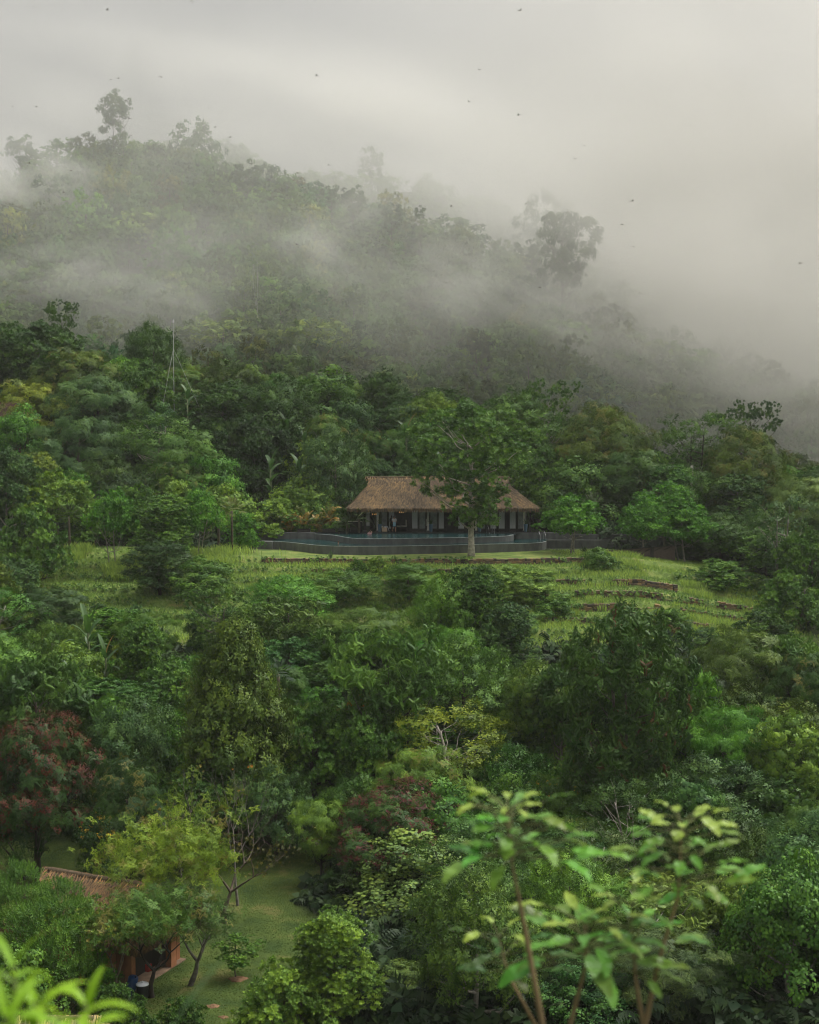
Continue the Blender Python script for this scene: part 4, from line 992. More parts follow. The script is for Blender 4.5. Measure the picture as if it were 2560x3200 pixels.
near_sapling([(1700, 3230, 0), (1640, 2900, 0), (1600, 2700, 0), (1585, 2530, 0)], 4.3, 'blurred leafy sapling with brown stem, nearer the hut side', 12, 1)
near_sapling([(2010, 3230, .1), (2060, 3000, .1), (2120, 2800, .1), (2130, 2570, .1)], 4.5, 'blurred sapling with pale yellow top leaves and slanting stem', 14, 2)
near_sapling([(1775, 3230, .2), (1830, 3020, .2), (1830, 2890, .2)], 4.4, 'short blurred sapling between the two taller ones', 9, 3, .14)
near_sapling([(2015, 3230, 0), (1985, 3050, 0), (1975, 2830, .1)], 4.6, 'thin blurred sapling crossing the slanting stem', 6, 4, .12)
near_sapling([(1690, 3235, .3), (1590, 3050, .3), (1560, 2930, .3)], 4.8, 'dim low sapling behind the brown-stemmed one', 5, 5, .12, (.06, .12, .03))
def rosette(px, py, D, lab, seed, n=9, L=.12):
    rng = random.Random(seed); p = at(px, py, D); g = gz(p.x, D); base = Vector((p.x - .05, D, g - .05)); H = p - base
    e = empty('leafy_stem', base); props(e, lab, 'plant')
    MB().tube([Vector((0, 0, 0)), H * .5 + Vector((.03, 0, 0)), H], [.009, .007, .004], 7).build('stem', M_BARK, e, True, color=(.13, .17, .04))
    for i in range(n):
        az = i * 2.4 + rng.uniform(-.3, .3); el = rng.uniform(.1, 1.25)
        q = blade(H - Vector((0, 0, .01 * i)), az, el, L * rng.uniform(.8, 1.3), L * .20, rng.uniform(.6, 2.0), 8, .25)
        link('leaf', mesh_quads('leaf', q, np.full(len(q), rng.uniform(.35, .75)), None, M_NEAR), None, e, (.24, .44, .02))
rosette(45, 3020, 2.9, 'blurred bright plant with lance-shaped leaves in the corner', 1, 9, .10)
rosette(268, 3135, 2.9, 'blurred yellow-green plant with arching leaves before the hut', 2, 9, .105)
rosette(110, 3130, 2.8, 'blurred leafy shoot between the two bright plants', 3, 8, .11)
rosette(20, 3175, 2.6, 'bright blurred shoot lowest in the corner', 4, 9, .12)
rosette(230, 3215, 2.6, 'blurred shoot crossing the straw roof', 5, 8, .12)
p0 = at(520, 3260, 2.7); q = blade(Vector((0, 0, 0)), .35, .95, .16, .014, .3, 8, .2)
o = link('grass_blade', mesh_quads('grass_blade', q, np.full(len(q), .5), None, M_NEAR), None, None, (.12, .22, .10)); o.location = at(540, 3205, 2.7)
g = gz(o.location.x, 2.7); stem = MB().tube([Vector((0, 0, 0)), Vector((.03, .02, g - o.location.z))], [.003, .004], 5).build('stalk', M_BARK, o, color=(.1, .16, .06))
props(o, 'single blurred grass blade slanting over the lawn', 'grass blade')
# ------------------------------------------------------------------ architecture
M_SLATE = plain('wet_slate', (.150, .153, .145), .45, .4, .9, .5, col2=(.085, .088, .085), bump=.1, stretch=(2.2, 2.2, .7))
M_COPE = plain('wet_coping', (.40, .41, .39), .3, .5, 4, .4)
M_DECK = plain('wet_deck', (.035, .034, .032), .12, .5, 2, .4)
M_DARKW = plain('dark_timber', (.030, .025, .020), .5, .4, 5, .4, stretch=(1, 1, .2))
M_CREAM = plain('cream_plaster', (.75, .72, .62), .7, .2, 3, .15)
M_CURT = plain('white_curtain', (.78, .79, .77), .8, .1, 6, .12, stretch=(4, 1, .2))
M_GLASS = plain('door_glass', (.34, .36, .36), .15, .8, 3, .35)  # opaque pale grey: sky reflected in the panes is put into the base colour
M_WATER, n_, l_ = new_mat('pool_water')
o1 = N(n_, 'ShaderNodeOutputMaterial'); b1 = N(n_, 'ShaderNodeBsdfPrincipled'); b1.inputs['Base Color'].default_value = (.012, .045, .045, 1); b1.inputs['Roughness'].default_value = .12; b1.inputs['IOR'].default_value = 1.33
t1 = N(n_, 'ShaderNodeTexCoord'); z1 = N(n_, 'ShaderNodeTexNoise'); z1.inputs['Scale'].default_value = 7; z1.inputs['Detail'].default_value = 4; p1_ = N(n_, 'ShaderNodeBump'); p1_.inputs['Strength'].default_value = .5; p1_.inputs['Distance'].default_value = .05
l_.new(t1.outputs['Object'], z1.inputs['Vector']); l_.new(z1.outputs[0], p1_.inputs['Height']); l_.new(p1_.outputs[0], b1.inputs['Normal']); l_.new(b1.outputs[0], o1.inputs[0])
M_STRAW = leaf_mat('straw', rough=.85, spec=.15, trans=.05, lo=.25, hi=1.9)
M_THATCH = plain('thatch', (.13, .095, .06), .95, .1, 9, .5, bump=.6, stretch=(1, 1, .4))
def densify(pts, n=6):
    """smooth curve through the points"""
    P = [Vector(p) for p in pts]; out = []
    for i in range(len(P) - 1):
        a, b, c, d = P[max(i - 1, 0)], P[i], P[i + 1], P[min(i + 2, len(P) - 1)]
        for k in range(n):
            t = k / n; out.append(.5 * ((2 * b) + (c - a) * t + (2 * a - 5 * b + 4 * c - d) * t * t + (3 * b - a - 3 * c + d) * t ** 3))
    out.append(P[-1]); return out
def ribbon(pts, z0, z1, th=.3):
    mb = MB(); n = len(pts); vs = []
    for i, p in enumerate(pts):
        t = (pts[min(i + 1, n - 1)] - pts[max(i - 1, 0)]); nn = Vector((-t.y, t.x, 0)).normalized()
        q = Vector((p.x, p.y, 0)) + nn * th
        vs += [(p.x, p.y, z0), (p.x, p.y, z1), (q.x, q.y, z1), (q.x, q.y, z0)]
    fs = []
    for i in range(n - 1):
        a, b = 4 * i, 4 * i + 4
        for k in range(4): fs.append((a + k, b + k, b + (k + 1) % 4, a + (k + 1) % 4))
    fs += [(0, 1, 2, 3), (4 * n - 1, 4 * n - 2, 4 * n - 3, 4 * n - 4)]
    return mb.add(vs, fs)
def poly(pts, z):
    mb = MB(); n = len(pts); mb.add([(p.x, p.y, z) for p in pts], [tuple(range(n))]); return mb
ZU, ZL, ZG = -12.65, -13.25, -14.25
pool = empty('infinity_pool', (0, 152, -14)); props(pool, 'two-level curved infinity pool of dark stone before the thatched house', 'swimming pool')
def W2(mb, *a, **k):
    mb.v = [(v[0], v[1] - 152, v[2] + 14) for v in mb.v]; return mb.build(*a, pool, **k)
up = densify([on_z(x, y, ZU) for x, y in ((985, 1669), (1040, 1673), (1080, 1680), (1130, 1684), (1300, 1683), (1500, 1679), (1580, 1676), (1606, 1672))])
W2(ribbon(up, ZG, ZU), 'upper_pool_wall', M_SLATE); W2(ribbon([p + Vector((0, -.03, 0)) for p in up], ZU + .003, ZU + .04, .16), 'upper_overflow_edge', M_COPE)
back = [Vector((up[-1].x + 1.0, 157.3, 0)), Vector((up[0].x, 157.3, 0))]
W2(poly([p + Vector((0, .1, 0)) for p in up] + back, ZU + .015), 'upper_water', M_WATER)
lo = densify([on_z(x, y, ZL) for x, y in ((850, 1692), (905, 1695.5), (955, 1701), (1010, 1706), (1090, 1708), (1300, 1706.5), (1500, 1702), (1640, 1699), (1690, 1696.5), (1708, 1692))])
W2(ribbon(lo, ZG - .2, ZL), 'lower_pool_wall', M_SLATE); W2(ribbon([p + Vector((0, -.03, 0)) for p in lo], ZL + .003, ZL + .04, .16), 'lower_overflow_edge', M_COPE)
W2(poly([p + Vector((0, .1, 0)) for p in lo] + [Vector((lo[-1].x + .5, 157.4, 0)), Vector((lo[0].x, 157.4, 0))], ZL + .015), 'lower_water', M_WATER)
bk = [on_z(806, 1668, ZU), on_z(900, 1668.5, ZU), on_z(985, 1668.5, ZU)]
W2(ribbon([Vector((p.x, p.y, 0)) for p in bk], ZG, ZU + .12, .5), 'rear_wall', M_SLATE)
W2(ribbon([on_z(806, 1692, ZL), on_z(850, 1693, ZL)], ZG - .2, ZL, 1.2), 'end_wall', M_SLATE)
# dark terraces to the far end of the pool
xr = lo[-1].x
tb = empty('slate_terrace', (20, 154, -14)); props(tb, 'low black slate terrace walls stepping away past the pool end', 'wall')
for (nm, px0, px1, D, z0, z1, th) in (('upper_wall', 1606, 1790, 157.2, -14.2, -12.55, .4), ('lower_wall', 1708, 1960, 154.5, -14.4, -13.15, .35), ('rear_wall', 1790, 2080, 158, -14.2, -12.8, .35), ('bench', 1905, 1945, 154, -14.0, -13.45, .3)):
    a, c = at(px0, 1690, D), at(px1, 1690, D); mb = MB().box(a.x - 20, c.x - 20, D - 154, D + th - 154, z0 + 14, z1 + 14); mb.build(nm, M_SLATE, tb)
# brown panel wall with slanting struts
pw = empty('panel_wall', (24, 147.5, -15)); props(pw, 'long brown panel wall with slanting dark struts half sunk in the meadow', 'wall')
a, c = at(1880, 1720, 147.5), at(2110, 1705, 151)
def lerp(p, q, t): return p + (q - p) * t
mb = MB(); O = Vector((24, 147.5, -15))
za, zb = -13.75, -13.4
mb.add([a.xy.to_3d() - Vector((24, 147.5, 0)) + Vector((0, dy, z + 15)) for dy in (0, .15) for z in (-16, za)] + [c.xy.to_3d() - Vector((24, 147.5, 0)) + Vector((0, dy, z + 15)) for dy in (0, .15) for z in (-16, zb)],
       [(0, 4, 5, 1), (2, 3, 7, 6), (1, 5, 7, 3), (0, 1, 3, 2), (4, 6, 7, 5)])
mb.build('panel', plain('brown_panel', (.13, .095, .075), .8, .2, 3, .3, stretch=(1, 1, 6)), pw)
for i in range(7):
    q = lerp(a, c, (i + .7) / 7.5); z = za + (zb - za) * i / 7
    MB().tube([Vector((q.x + .45, q.y - .12, z)) - O, Vector((q.x - .35, q.y - .14, z - .38)) - O], .035, 6).build('strut', M_DARKW, pw)
MB().tube([Vector((a.x - .3, a.y - .1, za + .04)) - O, Vector((c.x + .6, c.y - .1, zb + .04)) - O], .05, 6).build('rail', M_DARKW, pw)
q = lerp(a, c, .68); MB().box(q.x - 24 - .15, q.x - 24 + .15, q.y - 147.5 - .2, q.y - 147.5 - .05, -1, 1.5).build('post', M_DARKW, pw)

def hip_roof(par, rx0, rx1, ex0, ex1, yr, yf, yb, zr, ze, nstraw, rs, col=(.150, .110, .075), sw=.07, sl=.6, thick=.3):
    """hipped thatched roof with flaring eaves, local coordinates"""
    def ring(s):
        zz = zr + (ze - zr) * (1 - (1 - s) ** 1.12); k = max(0, (s - .22) / .78) ** .95
        x0, x1 = rx0 + (ex0 - rx0) * k, rx1 + (ex1 - rx1) * k; f, bk_ = yr - .2 + (yf - yr + .2) * s, yr + .2 + (yb - yr - .2) * s
        pts = []; r = min(1.0, .15 + s * .9)
        for (A, B, n) in (((x0, f), (x1, f), 28), ((x1, f), (x1, bk_), 10), ((x1, bk_), (x0, bk_), 28), ((x0, bk_), (x0, f), 10)):
            for i in range(n): t = i / n; pts.append((A[0] + (B[0] - A[0]) * t, A[1] + (B[1] - A[1]) * t, zz))
        return pts
    rr = random.Random(rs); R = [ring(i / 12) for i in range(13)]; n = len(R[0])
    mb = MB(); vs = [];  fs = []
    for j, r in enumerate(R):
        for p in r: vs.append((p[0], p[1], p[2] + rr.gauss(0, .025)))
    eb = [(p[0] * 1.0, p[1], p[2] - thick) for p in R[-1]]; vs += eb
    cx_, cy2 = (ex0 + ex1) / 2, (yf + yb) / 2
    vs += [(cx_ + (p[0] - cx_) * .9, cy2 + (p[1] - cy2) * .86, p[2] + .15) for p in R[-1]]
    for j in range(14):
        for k in range(n): k2 = (k + 1) % n; fs.append((j * n + k, (j + 1) * n + k, (j + 1) * n + k2, j * n + k2))
    fs.append(tuple(14 * n + k for k in range(n))); fs.append(tuple(range(n))[::-1])
    mb.add(vs, fs); roof = mb.build('roof', M_THATCH, par)
    # straw
    A = np.array(R); rng = np.random.default_rng(rs); u = rng.random(nstraw) ** .75 * 11.99; v = rng.integers(0, n, nstraw); fu = u - np.floor(u); i = np.floor(u).astype(int); fv = rng.random(nstraw)
    w = np.array([np.linalg.norm(A[6, k] - A[6, (k + 1) % n]) for k in range(n)]); v = rng.choice(n, nstraw, p=w / w.sum())
    def S(ii, ff, vv, fvv):
        a_ = A[ii, vv] * (1 - fvv[:, None]) + A[ii, (vv + 1) % n] * fvv[:, None]; b_ = A[ii + 1, vv] * (1 - fvv[:, None]) + A[ii + 1, (vv + 1) % n] * fvv[:, None]
        return a_ * (1 - ff[:, None]) + b_ * ff[:, None], nrmv(b_ - a_), nrmv(A[ii + 1, (vv + 1) % n] - A[ii + 1, vv])
    P, dn, tg = S(i, fu, v, fv); nr_ = nrmv(np.cross(tg, dn)); nr_ *= np.sign(nr_[:, 2:3] + 1e-9)
    L = sl * rng.uniform(.5, 1.2, nstraw)[:, None]; dd = nrmv(dn + tg * rng.normal(size=(nstraw, 1)) * .28)
    b0 = P + nr_ * .02; tp = P + dd * L + nr_ * rng.uniform(.02, .12, nstraw)[:, None]; sd = tg * sw * .5
    q = np.stack([b0 - sd, b0 + sd, tp + sd * .5, tp - sd * .5], 1)
    patch = .5 + .22 * np.sin(P[:, 0] * 1.3 + P[:, 1]) * np.sin(P[:, 2] * 2 + P[:, 0] * .6) - .18 * np.clip(sinnoise(P[:, 0], P[:, 2] * 2, .9, 3), 0, 1)
    tint = np.clip(patch + rng.normal(size=nstraw) * .22, 0, 1)
    m_ = nstraw // 6; v2 = rng.choice(n, m_, p=w / w.sum()); f2 = rng.random(m_)
    Pe, dne, tge = S(np.full(m_, 11), np.full(m_, .97), v2, f2); Le = (thick + .1) * rng.uniform(.8, 1.4, m_)[:, None]
    te = Pe + nrmv(dne * .35 + np.array([0, 0, -1])) * Le + tge * rng.normal(size=(m_, 1)) * .06; se = tge * sw * .6; Pe = Pe + dne * .06
    q = np.concatenate([q, np.stack([Pe - se, Pe + se, te + se * .6, te - se * .6], 1)]); tint = np.concatenate([tint, np.clip(rng.normal(size=m_) * .2 + .45, 0, 1)])
    link('straw_layer', mesh_quads('straw_layer', q, tint, None, M_STRAW), None, roof, col)
    # ridge roll
    rb = MB(); rb.tube([(rx0 - .25, yr, zr - .02), (rx0 + .3, yr, zr + .08), ((rx0 + rx1) / 2, yr, zr + .04), (rx1 - .3, yr, zr + .08), (rx1 + .25, yr, zr - .02)], .17, 10); rg = rb.build('ridge_roll', M_THATCH, roof, True)
    m2 = int((rx1 - rx0) * 60); xs = rng.uniform(rx0 - .3, rx1 + .3, m2); sg = np.where(rng.random(m2) < .5, -1, 1); b2 = np.stack([xs, yr + 0 * xs, zr + .2 + rng.uniform(-.04, .05, m2)], -1)
    t2 = b2 + np.stack([rng.normal(size=m2) * .08, sg * rng.uniform(.3, .5, m2), -rng.uniform(.25, .5, m2)], -1); s2 = np.array([sw * .5, 0, 0])
    link('ridge_straw', mesh_quads('ridge_straw', np.stack([b2 - s2, b2 + s2, t2 + s2, t2 - s2], 1), np.clip(rng.normal(size=m2) * .25 + .55, 0, 1), None, M_STRAW), None, roof, tuple(c * 1.15 for c in col))
    for sg in (-1, 1): MB().tube([(rx0 - .1, yr + sg * .55, zr - .42), (rx1 + .1, yr + sg * .55, zr - .42)], .045, 6).build('ridge_pole', M_DARKW, roof)
    return roof
# pool house -------------------------------------------------------
HO = Vector((at(1385, 1660, 159).x, 159, -12.5))
house = empty('thatched_pool_house', HO); props(house, 'long open-fronted pool house with brown hipped thatch roof and glass doors', 'pavilion')
def lx(px, D=159): return at(px, 1600, D).x - HO.x
hip_roof(house, lx(1152, 162), lx(1590, 162), lx(1088, 157.5), lx(1683, 157.5), 3.2, -2.0, 8.4, 5.75, 2.72, 15000, 5)
MB().box(lx(1095), lx(1700), -1.7, 11, -.5, 0).build('deck', M_DECK, house)
MB().box(lx(1085) - 14.0, lx(1095) - .002, -1.7, 1.2, -.5, -.003).build('side_deck', M_DECK, house)
MB().box(lx(1150), lx(1660), 6.6, 6.8, 0, 2.9).build('back_wall', plain('dark_room_wall', (.05, .045, .04), .8, .2, 2, .4), house)
MB().box(lx(1185), lx(1665), .55, .75, 2.36, 2.75).build('lintel', M_DARKW, house)
for px in (1140, 1180, 1338, 1489, 1640):
    x = lx(px, 158); w = .12 if px != 1140 else .1
    MB().box(x - w, x + w, -.55, -.3, .0, 2.75).build('column', M_CREAM if px != 1140 else M_DARKW, house)
    MB().box(x - w - .05, x + w + .05, -.6, -.25, 0.002, .09).build('column_base', M_SLATE, house)
def door(px0, px1, white=True, y=.6):
    x0, x1 = lx(px0, 160.4), lx(px1, 160.4); d = MB(); f = .07
    d.box(x0, x1, y, y + .06, 0.02, .22); d.box(x0, x1, y, y + .06, 2.25, 2.35); d.box(x0, x0 + f, y, y + .06, .22, 2.25); d.box(x1 - f, x1, y, y + .06, .22, 2.25)
    o = d.build('door', M_DARKW, house); MB().box(x0 + f + .002, x1 - f - .002, y + .02, y + .04, .222, 2.248).build('pane', M_CURT if white else M_GLASS, o)
for a_, c_, wt in ((1191, 1212, False), (1214, 1234, True), (1286, 1307, True), (1309, 1331, False), (1343, 1367, False), (1369, 1389, True), (1430, 1452, True), (1495, 1517, False), (1530, 1552, True), (1556, 1578, True), (1590, 1612, True), (1616, 1638, False)): door(a_, c_, wt)
for px in (1240, 1282, 1395, 1424, 1456, 1584, 1642, 1655):
    x = lx(px, 160.4); MB().box(x - .06, x + .06, .45, .57, .001, 2.4).build('door_post', M_DARKW, house)
x = lx(1149, 159); MB().box(x - .18, x + .18, 1.5, 1.56, .45, 2.0).build('hanging_curtain', M_CURT, house)
MB().box(lx(1086), lx(1130), 1.6, 1.9, 0.001, .9).build('porch_counter', M_DARKW, house); MB().box(lx(1086), lx(1130), 1.5, 1.95, .902, .96).build('counter_top', M_CREAM, house)
M_LAMP = plain('lamp_glow', (.6, .35, .12), .5, .2, 4, .1, emit=((1, .5, .15), .7))
def chandelier(px, z, D, lab, cat='chandelier'):
    e = empty('chandelier', (at(px, 1600, D).x, D, z)); props(e, lab, cat)
    MB().lathe([(.05, .25), (.02, .6), (.02, 1.0)]).build('chain', M_DARKW, e)
    MB().lathe([(.04, 0), (.28, .02), (.3, .08), (.06, .12)]).build('ring', M_DARKW, e)
    for i in range(5):
        a = i * 1.257; MB().lathe([(.01, 0), (.04, .03), (.045, .09), (.01, .14)], .24 * math.cos(a), .24 * math.sin(a), .09, 8).build('bulb', M_LAMP, e)
chandelier(1254, -10.75, 162, 'warm glowing chandelier hanging inside the open doorway of the pool house')
chandelier(1170, -10.95, 161.5, 'warm glowing lamp cluster hanging over the porch')
# furniture on deck
def chair(px, D, rz, lab):
    e = empty('armchair', (at(px, 1600, D).x, D, -12.5), rz); props(e, lab, 'chair', 'cream cushioned chairs in the doorway')
    MB().box(-.3, .3, -.3, .3, .38, .50).build('seat', M_CREAM, e); MB().box(-.3, .3, .24, .32, .501, 1.15).build('backrest', M_CREAM, e)
    for sx in (-1, 1):
        for sy in (-1, 1): MB().box(sx * .26 - .02, sx * .26 + .02, sy * .26 - .02, sy * .26 + .02, 0, .379).build('leg', M_DARKW, e)
chair(1243, 160.2, 1.4, 'cream cushioned chair nearer the standing man, backrest turned to the next chair'); chair(1262, 160.4, -1.4, 'cream cushioned chair farther inside the doorway, facing outward'); chair(1325, 161.8, -1.3, 'cream chair showing dimly behind the glass doors')
e = empty('daybed', (at(1202, 1600, 157.9).x, 157.9, -12.5)); props(e, 'beige daybed block with a rolled edge on the pool deck', 'daybed')
MB().box(-.29, .29, -.4, .4, .04, .50).build('base', plain('beige_fabric', (.48, .36, .24), .9, .1, 6, .15), e)
MB().tube([(-.27, -.3, .56), (-.27, .3, .56)], .07, 10).build('bolster', M_CREAM, e)
tw = MB(); rr = random.Random(4); g_ = 9
for j in range(g_):
    for i in range(g_): tw.v.append((-.3 + i * .075 + rr.gauss(0, .01), -.3 + j * .07, .53 + .1 * math.sin(i * 1.7 + j) * .5 + rr.gauss(0, .02) - (.45 * max(0, i - 6) / 2)))
tw.f = [(j * g_ + i, j * g_ + i + 1, (j + 1) * g_ + i + 1, (j + 1) * g_ + i) for j in range(g_ - 1) for i in range(g_ - 1)]
o = tw.build('towel', plain('white_towel', (.75, .76, .78), .9, .1, 8, .1), None, True, loc=(at(1208, 1600, 157.8).x, 157.8, -12.48)); props(o, 'crumpled white towel draped over the beige daybed', 'towel')
sm = o.modifiers.new('s', 'SOLIDIFY'); sm.thickness = .02
M_BLUEPOT = plain('blue_glaze', (.12, .22, .30), .3, .5, 5, .3)
for (px, lab) in ((1187, 'tall blue glazed planter with spiky plant by the column next to the daybed'), (1347, 'tall blue glazed planter beside the middle column'), (1499, 'tall blue glazed planter half hidden behind the lawn tree trunk'), (1643, 'tall blue planter at the dim far end of the pool house')):
    D = 157.9; x = at(px, 1600, D).x; e = empty('tall_planter', (x, D, -12.5)); props(e, lab, 'planter', 'tall blue planters along the deck')
    MB().lathe([(.13, 0), (.17, .05), (.24, .8), (.26, .84), (.22, .845), (.2, .8)], sides=14).build('pot', M_BLUEPOT, e, True)
    nr = np.random.default_rng(px); Ql = [blade((0, 0, .8), i * 2.4, 1.45 - 1.0 * i / 22, .75, .07, .9, 6) for i in range(22)]
    tinted('foliage', Ql, M_PALM, e, (.06, .12, .035), nr)
for i, (px, lab) in enumerate(((858, 'low dark planter box at the start of the pool rear wall'), (950, 'low dark planter box below the golden palms'), (1028, 'low dark planter box nearer the porch'), (1075, 'low dark planter box at the porch corner'))):
    D = 157.5; x = at(px, 1600, D).x; e = empty('planter_box', (x, D, -12.5)); props(e, lab, 'planter', 'low planter boxes on the pool wall')
    mb = MB().box(-.7, .7, -.25, .25, 0, .32); mb.build('box', M_DARKW, e); MB().box(-.74, .74, -.29, .29, .322, .37).build('rim', M_DARKW, e)
    rng = np.random.default_rng(i); P = np.stack([rng.uniform(-.65, .65, 60), rng.uniform(-.2, .2, 60), rng.uniform(.3, .6, 60)], -1); qq, tt_, _ = sprigs(P, nrmv(rng.normal(size=(60, 3)) * .5 + np.array([0, 0, 1])), rng.uniform(.4, .8, 60), rng.random(60), 'broad', rng)
    link('foliage', mesh_quads('foliage', qq, tt_, None, M_LEAF), None, e, C_['md'])
M_STEEL = plain('steel', (.5, .5, .5), .3, .5, 5, .1, metal=.9)
for px, py, D, z, lab in ((1533, 1660, 157.0, -12.6, 'thin steel handrail at the upper pool steps'), (1693, 1690, 156.0, -13.2, 'thin steel handrail at the far end of the lower pool')):
    x = at(px, py, D).x; e = empty('handrail', (x, D, z)); props(e, lab, 'handrail', 'pool handrails')
    for s in (-1, 1): MB().tube([(s * .3 - .1, .3, 0), (s * .3 - .08, .25, .7), (s * .3, .0, .85), (s * .3 + .1, -.3, .5), (s * .3 + .15, -.4, -.1)], .025, 6).build('rail', M_STEEL, e, True)

# people ------------------------------------------------------------
M_SKIN = plain('skin', (.42, .24, .16), .6, .3, 9, .1); M_HAIR = plain('dark_hair', (.02, .015, .012), .6, .3, 9, .2)
M_SHIRT = plain('white_shirt', (.62, .58, .56), .85, .1, 6, .1); M_SHORT = plain('navy_shorts', (.02, .035, .07), .85, .1, 6, .2); M_BLK = plain('black_cloth', (.012, .012, .014), .85, .15, 6, .2)
M_TOWB = plain('blue_towel', (.30, .50, .60), .9, .1, 6, .15); M_PINK = plain('pink_swimsuit', (.62, .36, .36), .8, .1, 6, .1)
def skin_mesh(name, pts, edges, rad, mat, root=0, sub=2):
    me = bpy.data.meshes.new(name + '_sk'); me.from_pydata([tuple(p) for p in pts], edges, []); me.update()
    o = bpy.data.objects.new(name + '_sk', me); COL.objects.link(o)
    s = o.modifiers.new('s', 'SKIN'); u = o.modifiers.new('u', 'SUBSURF'); u.levels = u.render_levels = sub
    for i, v in enumerate(me.skin_vertices[0].data): v.radius = (rad[i], rad[i]) if not isinstance(rad[i], tuple) else rad[i]; v.use_root = (i == root)
    dg = bpy.context.evaluated_depsgraph_get(); out_ = bpy.data.meshes.new_from_object(o.evaluated_get(dg)); out_.name = name
    bpy.data.objects.remove(o); bpy.data.meshes.remove(me); out_.materials.clear(); out_.materials.append(mat); out_.polygons.foreach_set('use_smooth', [True] * len(out_.polygons)); return out_
def person(loc, rz, lab, shirt, short, arms, legs=True, hairmat=None, lean=0, skin=None, torso_only=False, bun=False):
    e = empty('person', loc, rz); props(e, lab, 'person'); skin = skin or M_SKIN
    # pelvis, spine, neck, head | arms L/R shoulder elbow wrist hand | legs
    P = [(0, 0, .93), (0, -lean * .3, 1.12), (0, -lean * .7, 1.36), (0, -lean, 1.50), (0, -lean - .01, 1.56), (0, -lean - .02, 1.66), (0, -lean - .02, 1.74)]
    R = [(.15, .11), (.13, .10), (.17, .11), (.06, .06), (.058, .06), (.085, .10), (.06, .075)]
    E = [(i, i + 1) for i in range(6)]
    for s, (el, wr, hd) in zip((-1, 1), arms):
        b = len(P); P += [(s * .19, -lean * .75, 1.42), el, wr, hd]; R += [.062, .042, .032, .028]; E += [(2, b), (b, b + 1), (b + 1, b + 2), (b + 2, b + 3)]
    if legs:
        for s, fy in ((-1, .12), (1, -.12)):
            b = len(P); P += [(s * .11, 0, .85), (s * .13, fy * .6, .48), (s * .13, fy + .03, .09), (s * .14, fy - .13, .035)]; R += [.10, .066, .045, .035]; E += [(0, b), (b, b + 1), (b + 1, b + 2), (b + 2, b + 3)]
    link('body', skin_mesh('body', P, E, R, skin), None, e)
    # fingers + face are far below a pixel here; hands carry short finger stubs, head gets nose and ears
    hp = Vector(P[5]); mb = MB(); mb.lathe([(.01, -.02), (.018, 0), (.012, .03)], 0, hp.y - .105, hp.z - .02, 6); mb.build('nose', skin, e)
    hm = MB(); hm.lathe([(.088, -.02), (.1, .03), (.095, .08), (.06, .12), (.01, .135)], 0, hp.y + .012, hp.z, 14); hm.build('hair', hairmat or M_HAIR, e, True)
    if bun: MB().lathe([(.01, 0), (.05, .02), (.055, .06), (.01, .1)], 0, hp.y + .03, hp.z + .12, 10).build('hair_bun', hairmat or M_HAIR, e, True)
    if shirt:
        SP = [P[0], P[1], P[2], (0, P[3][1], 1.455)]; SR = [(.165, .125), (.155, .12), (.19, .13), (.08, .08)]; SE = [(0, 1), (1, 2), (2, 3)]
        for s, (el, wr, hd) in zip((-1, 1), arms):
            b = len(SP); sh = Vector((s * .19, -lean * .75, 1.42)); SP += [tuple(sh), tuple(sh.lerp(Vector(el), .75))]; SR += [.08, .065]; SE += [(2, b), (b, b + 1)]
        link('shirt', skin_mesh('shirt', SP, SE, SR, shirt, 1), None, e)
    if short and legs:
        SP = [(0, 0, .96), (-.1, .0, .84), (-.13, .07, .52), (.1, 0, .84), (.13, -.07, .52)]; link('shorts', skin_mesh('shorts', SP, [(0, 1), (1, 2), (0, 3), (3, 4)], [(.17, .13), .12, .1, .12, .1], short), None, e)
    return e
dz = -12.497
pm = person((at(1232, 1600, 157.7).x, 157.7, dz), .2, 'man in white t-shirt and navy shorts standing on the pool deck with blue towel', M_SHIRT, M_SHORT,
       [((-.27, -.12, 1.18), (-.12, -.28, 1.10), (-.05, -.32, 1.08)), ((.30, .05, 1.16), (.16, -.2, 1.08), (.08, -.26, 1.06))])
tb_ = MB(); 
for j in range(8):
    for i in range(5): tb_.v.append((-.16 + i * .075, -.30 - .03 * math.sin(i * 2 + j * .7), 1.12 - j * .07))
tb_.f = [(j * 5 + i, j * 5 + i + 1, j * 5 + 6 + i, j * 5 + 5 + i) for j in range(7) for i in range(4)]
o = tb_.build('towel', M_TOWB, None, True, loc=(pm.location.x - .03, pm.location.y, pm.location.z), rz=.2); props(o, 'pale blue towel held by the man in the white t-shirt', 'towel'); o.modifiers.new('s', 'SOLIDIFY').thickness = .025
person((at(1224, 1600, 158.5).x, 158.5, dz), -.6, 'person in black clothes standing close behind the man in white', M_BLK, M_BLK,
       [((-.28, .0, 1.14), (-.24, -.18, .98), (-.2, -.25, .94)), ((.28, .0, 1.14), (.25, -.2, 1.05), (.22, -.28, 1.03))], skin=plain('dark_skin', (.06, .035, .025), .6, .3, 9, .1))
person((at(1155, 1600, 156.3).x, 156.3, ZU - 1.30), 2.6, 'person in pink swimsuit standing chest-deep in the upper pool, hand at hair', M_PINK, None,
       [((-.32, -.02, 1.50), (-.14, -.05, 1.66), (-.08, -.05, 1.70)), ((.30, 0, 1.2), (.26, -.12, 1.02), (.24, -.2, .98))], bun=True, legs=False)
